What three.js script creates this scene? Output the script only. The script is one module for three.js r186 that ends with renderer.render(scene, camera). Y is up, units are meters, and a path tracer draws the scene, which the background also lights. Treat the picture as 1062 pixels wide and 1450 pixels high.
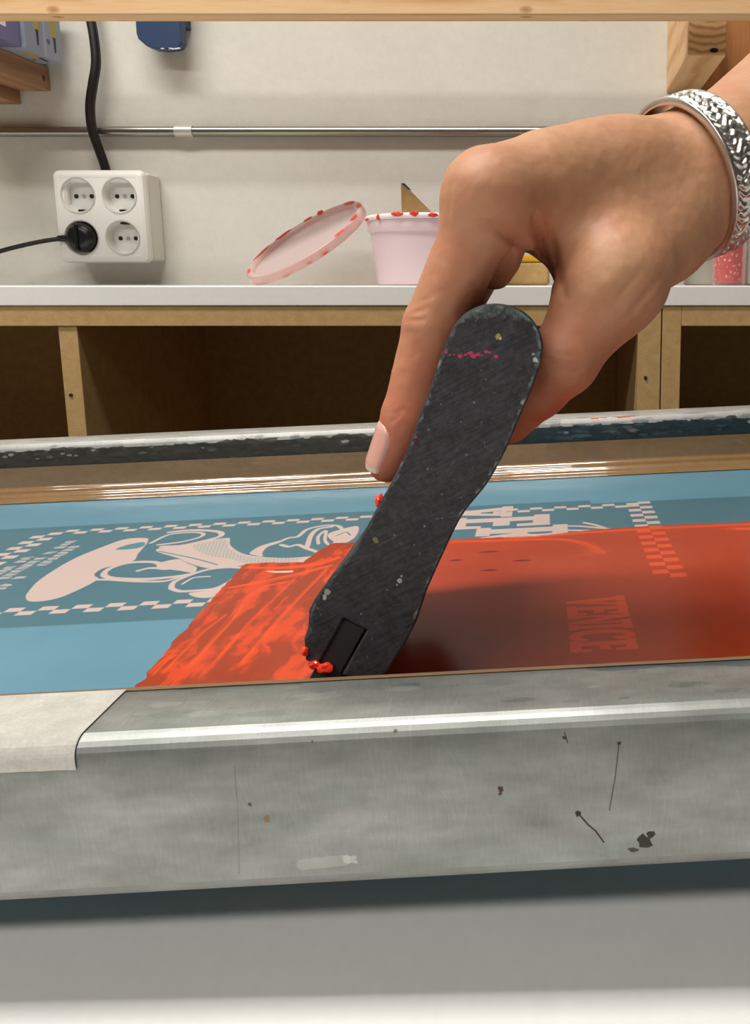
import * as THREE from 'three';
import { mergeGeometries, toCreasedNormals } from 'three/addons/utils/BufferGeometryUtils.js';
import { RoundedBoxGeometry } from 'three/addons/geometries/RoundedBoxGeometry.js';
import { RectAreaLightUniformsLib } from 'three/addons/lights/RectAreaLightUniformsLib.js';
import { ImprovedNoise } from 'three/addons/math/ImprovedNoise.js';

// ------------------------------------------------------------------ camera, lights, exposure
const scene = new THREE.Scene();
scene.background = new THREE.Color(0x000000);
// 1080 px focal length in the 1062 x 1450 frame, pitched 8.5 degrees down, lens shifted
const camera = new THREE.PerspectiveCamera(2 * Math.atan(889 / 1080) * 180 / Math.PI, 1580 / 1778, 0.01, 20);
camera.position.set(0, 1, 0);
camera.rotation.x = -8.5 * Math.PI / 180;
camera.setViewOffset(1580, 1778, 0, 328, 1062, 1450);
camera.updateProjectionMatrix();
const renderer = new THREE.WebGLRenderer({ antialias: true });
renderer.toneMapping = THREE.LinearToneMapping;
renderer.toneMappingExposure = 0.94;
renderer.shadowMap.enabled = true;
RectAreaLightUniformsLib.init();
const LIGHT_COLOR = new THREE.Color(1, 0.97, 0.925);
const CEILING = 2.5;
// ceiling fluorescent fittings: centre x, centre z, length, width, intensity
const FITTINGS = [
  [-0.62, -0.2, 1.42, 0.2, 32],
  [-0.9, 1.15, 1.9, 0.2, 24],
];

// ------------------------------------------------------------------ helpers
let seed = 12345;
const rnd = () => ((seed = (seed * 1664525 + 1013904223) >>> 0) / 4294967296);
const rr = (a, b) => a + (b - a) * rnd();
const perlin = new ImprovedNoise();
const noise = (x, y, z = 0.37) => perlin.noise(x, y, z);
function fbm(x, y, z = 0.37, o = 4) { let s = 0, a = 0.5, f = 1; for (let i = 0; i < o; i++) { s += a * perlin.noise(x * f, y * f, z + i * 7.1); a *= 0.5; f *= 2.03; } return s; }
const clamp = (x, a = 0, b = 1) => Math.max(a, Math.min(b, x));
const smooth = (a, b, x) => { const t = clamp((x - a) / (b - a)); return t * t * (3 - 2 * t); };

function canvas(w, h) { const c = document.createElement('canvas'); c.width = w; c.height = h; return [c, c.getContext('2d')]; }
function tex(c, srgb = true, wrap = THREE.RepeatWrapping) {
  const t = new THREE.CanvasTexture(c);
  if (srgb) t.colorSpace = THREE.SRGBColorSpace;
  t.wrapS = t.wrapT = wrap; t.magFilter = THREE.LinearFilter;
  return t;
}
// per-pixel texture: fn(x, y) in pixels -> [r, g, b] 0..255
function pixelTex(w, h, fn, srgb = true) {
  const [c, g] = canvas(w, h); const im = g.createImageData(w, h);
  for (let y = 0; y < h; y++) for (let x = 0; x < w; x++) {
    const p = fn(x, y), i = 4 * (y * w + x);
    im.data[i] = clamp(p[0], 0, 255); im.data[i + 1] = clamp(p[1], 0, 255); im.data[i + 2] = clamp(p[2], 0, 255); im.data[i + 3] = 255;
  }
  g.putImageData(im, 0, 0);
  return [tex(c, srgb), c, g];
}
function speckle(g, w, h, n, colors, r0, r1, alpha) {
  for (let i = 0; i < n; i++) { g.globalAlpha = rr(0.3, 1) * alpha; g.fillStyle = colors[Math.floor(rnd() * colors.length)]; g.beginPath(); g.ellipse(rnd() * w, rnd() * h, rr(r0, r1), rr(r0, r1), rnd() * 3, 0, 7); g.fill(); }
  g.globalAlpha = 1;
}
const mat = (o) => new THREE.MeshPhysicalMaterial(o);

const used = {};
function numbered(n) { used[n] = (used[n] || 0) + 1; return used[n] === 1 ? n : n + '_' + String(used[n] - 1).padStart(3, '0'); }
function thing(name, label, category, [x, y, z] = [0, 0, 0], group) {
  const o = new THREE.Group(); o.name = numbered(name); o.position.set(x, y, z);
  o.userData = { label, category }; if (group) o.userData.group = group;
  scene.add(o); return o;
}
function part(name, geo, m, parent, label) {
  const o = new THREE.Mesh(geo, m); o.name = name; o.castShadow = o.receiveShadow = true;
  if (label) o.userData.label = label;
  parent.add(o); return o;
}
function struct(name, geo, m, label, category) {
  const o = part(name, geo, m, scene); o.userData = { kind: 'structure', label, category }; return o;
}
// texture coordinates in metres by the way each face points; grain (u) runs along the given axis
function metricUV(geo, along = 'x', ou = 0, ov = 0) {
  const g = geo.index ? geo.toNonIndexed() : geo, p = g.attributes.position, uv = new Float32Array(p.count * 2);
  const a = new THREE.Vector3(), b = new THREE.Vector3(), c = new THREE.Vector3(), n = new THREE.Vector3();
  for (let i = 0; i < p.count; i += 3) {
    a.fromBufferAttribute(p, i); b.fromBufferAttribute(p, i + 1); c.fromBufferAttribute(p, i + 2);
    n.copy(b).sub(a).cross(c.clone().sub(a));
    const ax = Math.abs(n.x), ay = Math.abs(n.y), az = Math.abs(n.z);
    const axes = ax >= ay && ax >= az ? ['z', 'y'] : ay >= az ? ['x', 'z'] : ['x', 'y'];
    if (axes[1] === along) axes.reverse();
    [a, b, c].forEach((q, k) => { uv[2 * (i + k)] = q[axes[0]] + ou; uv[2 * (i + k) + 1] = q[axes[1]] + ov; });
  }
  g.setAttribute('uv', new THREE.BufferAttribute(uv, 2));
  return g;
}
// bevelled box between two corners
function box(x0, y0, z0, x1, y1, z1, r = 0.0008, along = 'x', ou = 0, ov = 0) {
  const w = x1 - x0, h = y1 - y0, d = z1 - z0, g = new RoundedBoxGeometry(w, h, d, 2, Math.min(r, w / 2.1, h / 2.1, d / 2.1));
  g.translate((x0 + x1) / 2, (y0 + y1) / 2, (z0 + z1) / 2);
  return metricUV(g, along, ou, ov);
}
// closed or open (y, z) profile swept along x
function sweepX(profile, x0, x1, n, closed = true, bend = null) {
  const pos = [], uv = [], idx = [], m = profile.length, cols = closed ? m + 1 : m;
  const s = [0]; for (let j = 1; j < cols; j++) { const a = profile[j - 1], b = profile[j % m]; s.push(s[j - 1] + Math.hypot(a[0] - b[0], a[1] - b[1])); }
  for (let i = 0; i <= n; i++) for (let j = 0; j < cols; j++) {
    const x = x0 + (x1 - x0) * i / n, q = profile[j % m]; let y = q[0], z = q[1];
    if (bend) [y, z] = bend(x, y, z, s[j]);
    pos.push(x, y, z); uv.push(x, s[j]);
  }
  for (let i = 0; i < n; i++) for (let j = 0; j < cols - 1; j++) { const a = i * cols + j, b = a + 1, c = a + cols, d = c + 1; idx.push(a, c, b, b, c, d); }
  if (closed) for (const i of [0, n]) {          // end caps
    const base = pos.length / 3, x = i ? x1 : x0; let cy = 0, cz = 0; profile.forEach((q) => { cy += q[0] / m; cz += q[1] / m; });
    pos.push(x, cy, cz); uv.push(x, 0); profile.forEach((q) => { pos.push(x, q[0], q[1]); uv.push(x + q[0], q[1]); });
    for (let j = 0; j < m; j++) { const a = base + 1 + j, b = base + 1 + (j + 1) % m; i ? idx.push(base, a, b) : idx.push(base, b, a); }
  }
  const g = new THREE.BufferGeometry(); g.setAttribute('position', new THREE.Float32BufferAttribute(pos, 3)); g.setAttribute('uv', new THREE.Float32BufferAttribute(uv, 2)); g.setIndex(idx);
  return toCreasedNormals(g, 0.7);
}
// rounded rectangle in (y, z), starting at the bottom of the +z face and going up it
function tubeProfile(y0, y1, z0, z1, r, k = 5) {
  const out = [], arc = (cy, cz, a0) => { for (let i = 0; i <= k; i++) { const a = a0 + (Math.PI / 2) * i / k; out.push([cy + r * Math.sin(a), cz + r * Math.cos(a)]); } };
  arc(y1 - r, z1 - r, 0); arc(y1 - r, z0 + r, Math.PI / 2); arc(y0 + r, z0 + r, Math.PI); arc(y0 + r, z1 - r, Math.PI * 1.5);
  out.unshift(out.pop());
  return out;
}
function tubeAlong(points, r, seg = 60, rad = 10) { return new THREE.TubeGeometry(new THREE.CatmullRomCurve3(points.map((p) => new THREE.Vector3(...p))), seg, r, rad, false); }
function smoothShape(pts) { const s = new THREE.Shape(); s.setFromPoints(pts.map(([x, y]) => new THREE.Vector2(x, y))); return s; }

// ------------------------------------------------------------------ materials
const [paintTex] = pixelTex(512, 512, (x, y) => { const n = fbm(x / 60, y / 60) * 7 + fbm(x / 9, y / 9, 3) * 5 + rr(-2, 2); return [211 + n, 208 + n, 198 + n]; });
paintTex.repeat.set(1.6, 1.6);
const [paintBump] = pixelTex(512, 512, (x, y) => { const n = 128 + fbm(x / 10, y / 10, 5) * 90 + fbm(x / 60, y / 60, 2) * 60; return [n, n, n]; }, false);
paintBump.repeat.set(1.6, 1.6);
const wallMat = mat({ map: paintTex, roughness: 0.75, bumpMap: paintBump, bumpScale: 0.0006 });
const ceilingMat = mat({ color: 0xe6e2d8, roughness: 0.9 });
const [concreteTex] = pixelTex(256, 256, (x, y) => { const n = fbm(x / 40, y / 40) * 24 + rr(-5, 5); return [78 + n, 75 + n, 72 + n]; });
const floorMat = mat({ map: concreteTex, roughness: 0.7 });

const [mdfTex, mdfC, mdfG] = pixelTex(512, 512, (x, y) => { const n = fbm(x / 26, y / 26, 9) * 18 + fbm(x / 4, y / 4, 1) * 16 + rr(-5, 5); return [186 + n, 152 + n, 100 + n * 0.9]; });
speckle(mdfG, 512, 512, 260, ['#7c5c34', '#d2b380', '#a07c48'], 0.5, 1.8, 0.5);
mdfTex.repeat.set(5, 5);
const mdfMat = mat({ map: mdfTex, roughness: 0.85 });

function woodTex(base, dark, period, seedZ, knots = 0) {
  const [t, c, g] = pixelTex(1024, 512, (x, y) => {
    const w = y + 26 * fbm(x / 240, y / 170, seedZ), ring = 0.5 + 0.5 * Math.sin(w / period + 3 * fbm(x / 400, y / 60, seedZ + 2));
    const f = clamp(0.62 * Math.pow(ring, 2.2) + 0.35 * fbm(x / 90, y / 3, seedZ + 4) + 0.12), n = rr(-3, 3);
    return [0, 1, 2].map((k) => base[k] + (dark[k] - base[k]) * f + n);
  });
  for (let i = 0; i < knots; i++) { const x = rr(40, 980), y = rr(40, 470); for (let k = 6; k > 0; k--) { g.globalAlpha = 0.16; g.fillStyle = `rgb(${dark[0] - 50},${dark[1] - 50},${dark[2] - 40})`; g.beginPath(); g.ellipse(x, y, 2.6 * k, 1.5 * k, 0, 0, 7); g.fill(); } }
  g.globalAlpha = 1; t.repeat.set(2.2, 4.4);
  return t;
}
const pineTex = woodTex([238, 198, 148], [204, 146, 88], 11, 2.2, 5);
const pineMat = mat({ map: pineTex, roughness: 0.55, clearcoat: 0.12, clearcoatRoughness: 0.5 });
const oldWoodMat = mat({ map: woodTex([176, 136, 98], [132, 94, 62], 14, 6.2, 4), roughness: 0.6 });
const plankMat = mat({ map: woodTex([186, 126, 72], [128, 74, 36], 16, 8.2, 3), roughness: 0.5 });
const [grainTex, , grainG] = pixelTex(256, 256, (x, y) => { const d = Math.hypot(x - 128, y + 130) / 9 + fbm(x / 60, y / 60, 4) * 1.3, r = 0.5 + 0.5 * Math.sin(d * 2.1); const f = Math.pow(r, 2) * 0.75, n = rr(-4, 4); return [232 - 58 * f + n, 200 - 66 * f + n, 150 - 62 * f + n]; });
const endGrainMat = mat({ map: grainTex, roughness: 0.7 });

const [lamTex, , lamG] = pixelTex(512, 256, (x, y) => { const n = fbm(x / 50, y / 30, 3) * 5 + rr(-1.5, 1.5); return [236 + n, 234 + n, 230 + n]; });
speckle(lamG, 512, 256, 30, ['#b9b2a6', '#9a9488'], 0.5, 1.3, 0.4);
const laminateMat = mat({ map: lamTex, roughness: 0.32 });
const tableMat = mat({ map: lamTex.clone(), roughness: 0.38 });
const whitePlastic = mat({ color: 0xeeece6, roughness: 0.3, clearcoat: 0.3, clearcoatRoughness: 0.2 });
const insertMat = mat({ color: 0xdedcd5, roughness: 0.38 });
const greyPlastic = mat({ color: 0xa7a59e, roughness: 0.4 });
const blackPlastic = mat({ color: 0x131215, roughness: 0.32 });
const cableMat = mat({ color: 0x151111, roughness: 0.42 });
const holeMat = mat({ color: 0x0a0a0a, roughness: 0.6 });
const clipMat = mat({ color: 0x4a463e, roughness: 0.35, metalness: 0.8 });
const steelMat = mat({ color: 0x9c978e, roughness: 0.28, metalness: 0.9 });

// ------------------------------------------------------------------ the room
const X0 = -4, X1 = 4, Z0 = -1, Z1 = 5.5;
struct('wall_back', metricUV(new THREE.BoxGeometry(X1 - X0 + 0.2, CEILING, 0.1).translate((X0 + X1) / 2, CEILING / 2, Z0 - 0.05)), wallMat, 'off-white painted wall behind the bench', 'wall');
struct('wall_front', metricUV(new THREE.BoxGeometry(X1 - X0 + 0.2, CEILING, 0.1).translate((X0 + X1) / 2, CEILING / 2, Z1 + 0.05)), wallMat, 'off-white painted wall facing the bench', 'wall');
struct('wall_left', metricUV(new THREE.BoxGeometry(0.1, CEILING, Z1 - Z0).translate(X0 - 0.05, CEILING / 2, (Z0 + Z1) / 2)), wallMat, 'off-white painted wall at the bench end with sockets', 'wall');
struct('wall_right', metricUV(new THREE.BoxGeometry(0.1, CEILING, Z1 - Z0).translate(X1 + 0.05, CEILING / 2, (Z0 + Z1) / 2)), wallMat, 'off-white painted wall at the forearm side', 'wall');
struct('floor', metricUV(new THREE.BoxGeometry(X1 - X0 + 0.2, 0.1, Z1 - Z0 + 0.2).translate((X0 + X1) / 2, -0.05, (Z0 + Z1) / 2)), floorMat, 'grey concrete workshop floor', 'floor');
struct('ceiling', metricUV(new THREE.BoxGeometry(X1 - X0 + 0.2, 0.1, Z1 - Z0 + 0.2).translate((X0 + X1) / 2, CEILING + 0.05, (Z0 + Z1) / 2)), ceilingMat, 'white painted ceiling', 'ceiling');

const glowMat = mat({ color: 0xffffff, emissive: LIGHT_COLOR, emissiveIntensity: 2.2, roughness: 0.6 });
const LAMP_LABELS = ['long fluorescent ceiling fitting above the printing screen', 'longer fluorescent ceiling fitting in the middle of the room'];
FITTINGS.forEach(([x, z, len, wid, power], i) => {
  const t = thing('ceiling_light', LAMP_LABELS[i], 'ceiling light', [x, CEILING - 0.06, z], 'fluorescent ceiling fittings');
  part('housing', box(-len / 2 - 0.02, 0.004, -wid / 2 - 0.015, len / 2 + 0.02, 0.06, wid / 2 + 0.015, 0.004), whitePlastic, t);
  part('diffuser', box(-len / 2, -0.008, -wid / 2, len / 2, 0.005, wid / 2, 0.003), glowMat, t);
  const l = new THREE.RectAreaLight(LIGHT_COLOR, power, len, wid);
  l.position.set(0, -0.012, 0); l.rotation.x = -Math.PI / 2; t.add(l);
});

// ------------------------------------------------------------------ bench: two MDF shelf units under a white worktop
const worktop = thing('worktop', 'white laminate worktop lying on the MDF shelf units', 'worktop', [0, 0.978, 0]);
part('top_board', box(-1.2, 0, -1, 1.1, 0.0185, -0.72, 0.0012), laminateMat, worktop);
function panel(t, name, x0, y0, z0, x1, y1, z1, along, m = mdfMat) { return part(name, box(x0, y0, z0, x1, y1, z1, 0.0006, along, rr(0, 1), rr(0, 1)), m, t); }
{
  const t = thing('shelf_unit', 'wide MDF shelf unit with an upright divider and open dark compartments', 'shelf unit', [0, 0, 0]);
  panel(t, 'top_panel', -1.18, 0.959, -0.99, 0.0758, 0.978, -0.722, 'x');
  panel(t, 'side_panel', 0.076, 0, -0.99, 0.0975, 0.978, -0.722, 'y');
  panel(t, 'side_panel', -1.2, 0, -0.99, -1.182, 0.978, -0.722, 'y');
  panel(t, 'divider', -0.4735, 0.078, -0.985, -0.4555, 0.959, -0.724, 'y');
  panel(t, 'bottom_panel', -1.182, 0.06, -0.985, 0.076, 0.078, -0.724, 'x');
  panel(t, 'back_panel', -1.182, 0.06, -0.992, 0.076, 0.959, -0.984, 'x');
  const nail = mat({ color: 0x3a2a1c, roughness: 0.6, metalness: 0.4 });
  for (const [x, y] of [[0.0835, 0.91], [-0.467, 0.893]]) part('screw', new THREE.CylinderGeometry(0.0016, 0.0016, 0.002, 12).rotateX(Math.PI / 2).translate(x, y, x > 0 ? -0.7217 : -0.7237), nail, t);
}
{
  const t = thing('shelf_unit', 'MDF shelf unit standing against the right side of the wider one', 'shelf unit', [0, 0, 0]);
  panel(t, 'side_panel', 0.0987, 0, -0.99, 0.1165, 0.978, -0.722, 'y');
  panel(t, 'top_panel', 0.1167, 0.959, -0.99, 1.082, 0.978, -0.722, 'x');
  panel(t, 'side_panel', 1.082, 0, -0.99, 1.1, 0.978, -0.722, 'y');
  panel(t, 'bottom_panel', 0.1165, 0.06, -0.985, 1.082, 0.078, -0.724, 'x');
  panel(t, 'back_panel', 0.1165, 0.06, -0.992, 1.082, 0.959, -0.984, 'x');
}

// ------------------------------------------------------------------ print table
{
  const t = thing('print_table', 'white laminate printing table under the raised screen', 'table', [0, 0, 0]);
  part('table_top', box(-0.75, 0.795, -0.575, 0.55, 0.83, 0.16, 0.002), tableMat, t);
  for (const x of [-0.7, 0.5]) for (const z of [-0.53, 0.11]) part('leg', box(x - 0.025, 0, z - 0.025, x + 0.025, 0.795, z + 0.025, 0.003, 'y'), steelMat, t);
}

// ------------------------------------------------------------------ printing screen: aluminium frame, coated mesh, tape and ink
const FRAME_ROT = new THREE.Euler(0, 0.022, 0.043, 'YXZ');
const screenThing = thing('printing_screen', 'aluminium framed silkscreen with blue coated mesh under the squeegee', 'printing screen', [-0.043, 0.9, -0.16]);
screenThing.rotation.copy(FRAME_ROT);
const MY = -0.0403, FAR = -0.378, BW = 0.027, BH = 0.0405, XL = -0.46, XR = 0.235;

// near bar: brushed, stained aluminium; texture spans 0.24 m x 0.132 m (front face first, then top)
const PER = 2 * (BW + BH) - 8 * 0.004 + 2 * Math.PI * 0.004;
function aluminiumTextures(w, h, lenM, base, paint) {
  const sx = w / lenM, sy = h / PER;
  const [t, c, g] = pixelTex(w, h, (x, y) => {
    const n = fbm(x / 300, y / 130, 3) * 34 + fbm(x / 90, y / 40, 7, 3) * 20 + fbm(x / 6, y / 40, 5, 2) * 9 + rr(-4, 4), gr = fbm(x / 260, y / 90, 12) * 10;
    return [base[0] + n - gr * 0.4, base[1] + n + gr * 0.4, base[2] + n];
  });
  // sanding arcs
  for (let i = 0; i < 420; i++) { g.globalAlpha = rr(0.02, 0.09); g.strokeStyle = rnd() < 0.6 ? '#f4f4f0' : '#6a6c68'; g.lineWidth = rr(0.6, 2); g.beginPath(); g.arc(rnd() * w - 120, h * rr(0.5, 1.1), rr(80, 260), rr(-0.8, -0.2), rr(0.0, 0.5)); g.stroke(); }
  g.globalAlpha = 1;
  g.setTransform(sx, 0, 0, -sy, 0, h);          // metres: x right, perimeter up
  paint(g);
  g.setTransform(1, 0, 0, 1, 0, 0);
  const out = tex(c); out.repeat.set(1 / lenM, 1 / PER);
  return out;
}
const blob = (g, x, y, r, color, alpha = 1, n = 9, squash = 1) => { g.fillStyle = color; g.globalAlpha = alpha; g.beginPath(); for (let i = 0; i < n; i++) { const a = i / n * 6.283, q = r * rr(0.6, 1.25); g[i ? 'lineTo' : 'moveTo'](x + q * Math.cos(a), y + q * squash * Math.sin(a)); } g.closePath(); g.fill(); g.globalAlpha = 1; };
const stroke = (g, pts, w, color, alpha = 1) => { g.strokeStyle = color; g.lineWidth = w; g.globalAlpha = alpha; g.lineCap = 'round'; g.beginPath(); pts.forEach(([x, y], i) => g[i ? 'lineTo' : 'moveTo'](x, y)); g.stroke(); g.globalAlpha = 1; };
const F = (x, y) => [(x + 120) / 1000, (BH * 1000 + y - 1.7) / 1000];       // mm on the front face -> texture metres
const T = (x, z) => [(x + 120) / 1000, (BH * 1000 - 3.4 - z) / 1000];       // mm on the top face
const nearTex = aluminiumTextures(2048, 1152, 0.24, [146, 149, 145], (g) => {
  for (const [x, y, r, c, a] of [[-28.6, -19.7, 0.6, '#5a4a3c', 0.9], [-25.2, -23.5, 0.9, '#8a6a48', 0.8], [29.1, -19.2, 0.7, '#4c3426', 0.95], [29, -20.4, 0.5, '#4c3426', 0.9], [46.8, -26.6, 0.8, '#2c2a2a', 1], [44.4, -7.3, 0.6, '#3c3c40', 0.8], [5.9, -3.7, 0.5, '#3c3c40', 0.7], [56.8, -9.3, 0.5, '#333336', 0.9], [-13, -5, 0.3, '#555', 0.7]]) blob(g, ...F(x, y), r / 1000, c, a);
  blob(g, ...F(62, -34.6), 0.0019, '#2b2826', 0.95, 11); blob(g, ...F(63.4, -33), 0.0011, '#2b2826', 0.95); blob(g, ...F(59.2, -36.6), 0.0013, '#2f2c29', 0.8, 9, 0.5);
  stroke(g, [F(46.8, -26.6), F(49, -29.6), F(50.6, -31.2), F(52.4, -34.2)], 0.0004, '#2a2828', 0.9);
  stroke(g, [F(56.8, -9.3), F(55.6, -18), F(54, -26.1)], 0.00025, '#3c3c3c', 0.8);
  stroke(g, [F(-31, -10), F(-31.6, -24), F(-32.8, -37)], 0.0003, '#6c7068', 0.5);
  stroke(g, [F(44.4, -6), F(45, -8.5)], 0.0003, '#444', 0.7);
  blob(g, ...F(-7, -35.2), 0.0022, '#d4d4ce', 0.55, 14, 0.55); stroke(g, [F(-18, -35.8), F(-8, -35.2)], 0.0028, '#cfcfc8', 0.3);
  for (let i = 0; i < 26; i++) blob(g, ...F(rr(-110, 110), rr(-39, -3)), rr(0.002, 0.009), rnd() < 0.5 ? '#7f8a82' : '#8f8c88', rr(0.05, 0.16), 14, 0.4);
  // dark and coloured ink residue on the top face
  for (let i = 0; i < 70; i++) blob(g, ...T(rr(-62, 118), rr(-25, -3)), rr(0.001, 0.006), ['#4a5654', '#7a8482', '#5c6a66', '#c8c8c2', '#3e4a4c'][Math.floor(rnd() * 5)], rr(0.08, 0.3), 12, 0.3);
  blob(g, ...T(52.5, -21.5), 0.0045, '#3a4f8e', 0.8, 12, 0.35); blob(g, ...T(60, -20), 0.012, '#566872', 0.5, 14, 0.25); blob(g, ...T(85, -20), 0.02, '#4e6068', 0.5, 14, 0.16);
  blob(g, ...T(-30, -25.8), 0.009, '#2e2b28', 0.85, 14, 0.12); blob(g, ...T(-20, -25.6), 0.005, '#3a2c26', 0.8, 14, 0.16); blob(g, ...T(2, -24), 0.01, '#5d554e', 0.5, 14, 0.15);
});
const nearMat = mat({ map: nearTex, roughness: 0.36, metalness: 0.55 });
const nearBar = part('frame_bar', sweepX(tubeProfile(-BH, 0, -BW, 0, 0.004), XL + 0.12, XR + 0.12, 4).translate(-0.12, 0, 0), nearMat, screenThing, 'scuffed aluminium bar with dark stains');
// far bar: crusted with old paint on its inner face
const farTex = aluminiumTextures(2048, 512, 0.72, [188, 187, 182], (g) => {
  g.fillStyle = '#413d38'; g.fillRect(0, 0, 0.45, BH - 0.0082); g.fillStyle = '#2e3c42'; g.fillRect(0.45, 0, 0.3, BH - 0.0082);
  const H = (x, y) => [(x + 470) / 1000, (BH * 1000 + y - 1.7) / 1000];
  for (let x = -472; x < 262; x += 1.6) for (let k = 0; k < 5; k++) { const top = -5.2 - 2.4 * (0.5 + fbm(x / 26, 3.3)) ; blob(g, ...H(x, rr(-40, top)), rr(0.004, 0.008), x > -20 + rr(-30, 30) ? ['#2c3b41', '#31424a', '#364245', '#28343a', '#2e3d44'][k] : ['#46413a', '#3f3b36', '#4d463e', '#444240', '#3a3733'][k], 0.8, 11, 0.3); }
  for (let i = 0; i < 150; i++) blob(g, ...H(rr(-460, 250), -18 + 15 * Math.sqrt(rnd())), rr(0.001, 0.005), ['#7c776e', '#5d5952', '#2b2a28', '#56686e', '#9a978e'][Math.floor(rnd() * 5)], rr(0.15, 0.5), 9, 0.35);
  for (let i = 0; i < 26; i++) blob(g, ...H(rr(-460, 250), rr(-13, -3.5)), rr(0.001, 0.003), '#c9c7c0', rr(0.4, 0.8), 9, 0.5);
  for (let i = 0; i < 60; i++) blob(g, ...H(rr(0, 240), rr(-15, -4)), rr(0.002, 0.008), ['#4f7482', '#86a4ac', '#38535e'][i % 3], rr(0.12, 0.35), 10, 0.2);
  for (let i = 0; i < 90; i++) blob(g, (rr(-460, 250) + 470) / 1000, (BH * 1000 - 3.4 + rr(0, 24)) / 1000, rr(0.002, 0.01), ['#d9d8d4', '#8e8c88', '#6b6864'][i % 3], rr(0.1, 0.4), 10, 0.3);
  for (const [x, y, r] of [[78, -0.5, 0.004], [84, -0.2, 0.003], [98, -0.4, 0.006], [106, 0.2, 0.005], [92, 0.3, 0.002]]) blob(g, ...H(x, y - 0.4), r, '#c4482c', 0.9, 12, 0.22);
});
const farMat = mat({ map: farTex, roughness: 0.4, metalness: 0.35 });
part('frame_bar', sweepX(tubeProfile(-BH, 0, FAR - BW, FAR, 0.003), XL + 0.47, XR + 0.47, 4).translate(-0.47, 0, 0), farMat, screenThing, 'aluminium bar with paint-crusted inner face');
for (const x of [XL, XR - BW]) part('frame_bar', sweepX(tubeProfile(-BH, 0, 0, BW, 0.004), 0, -FAR - BW - 0.0002, 2).rotateY(Math.PI / 2).translate(x, 0, -BW - 0.0001), nearMat, screenThing);

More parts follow.
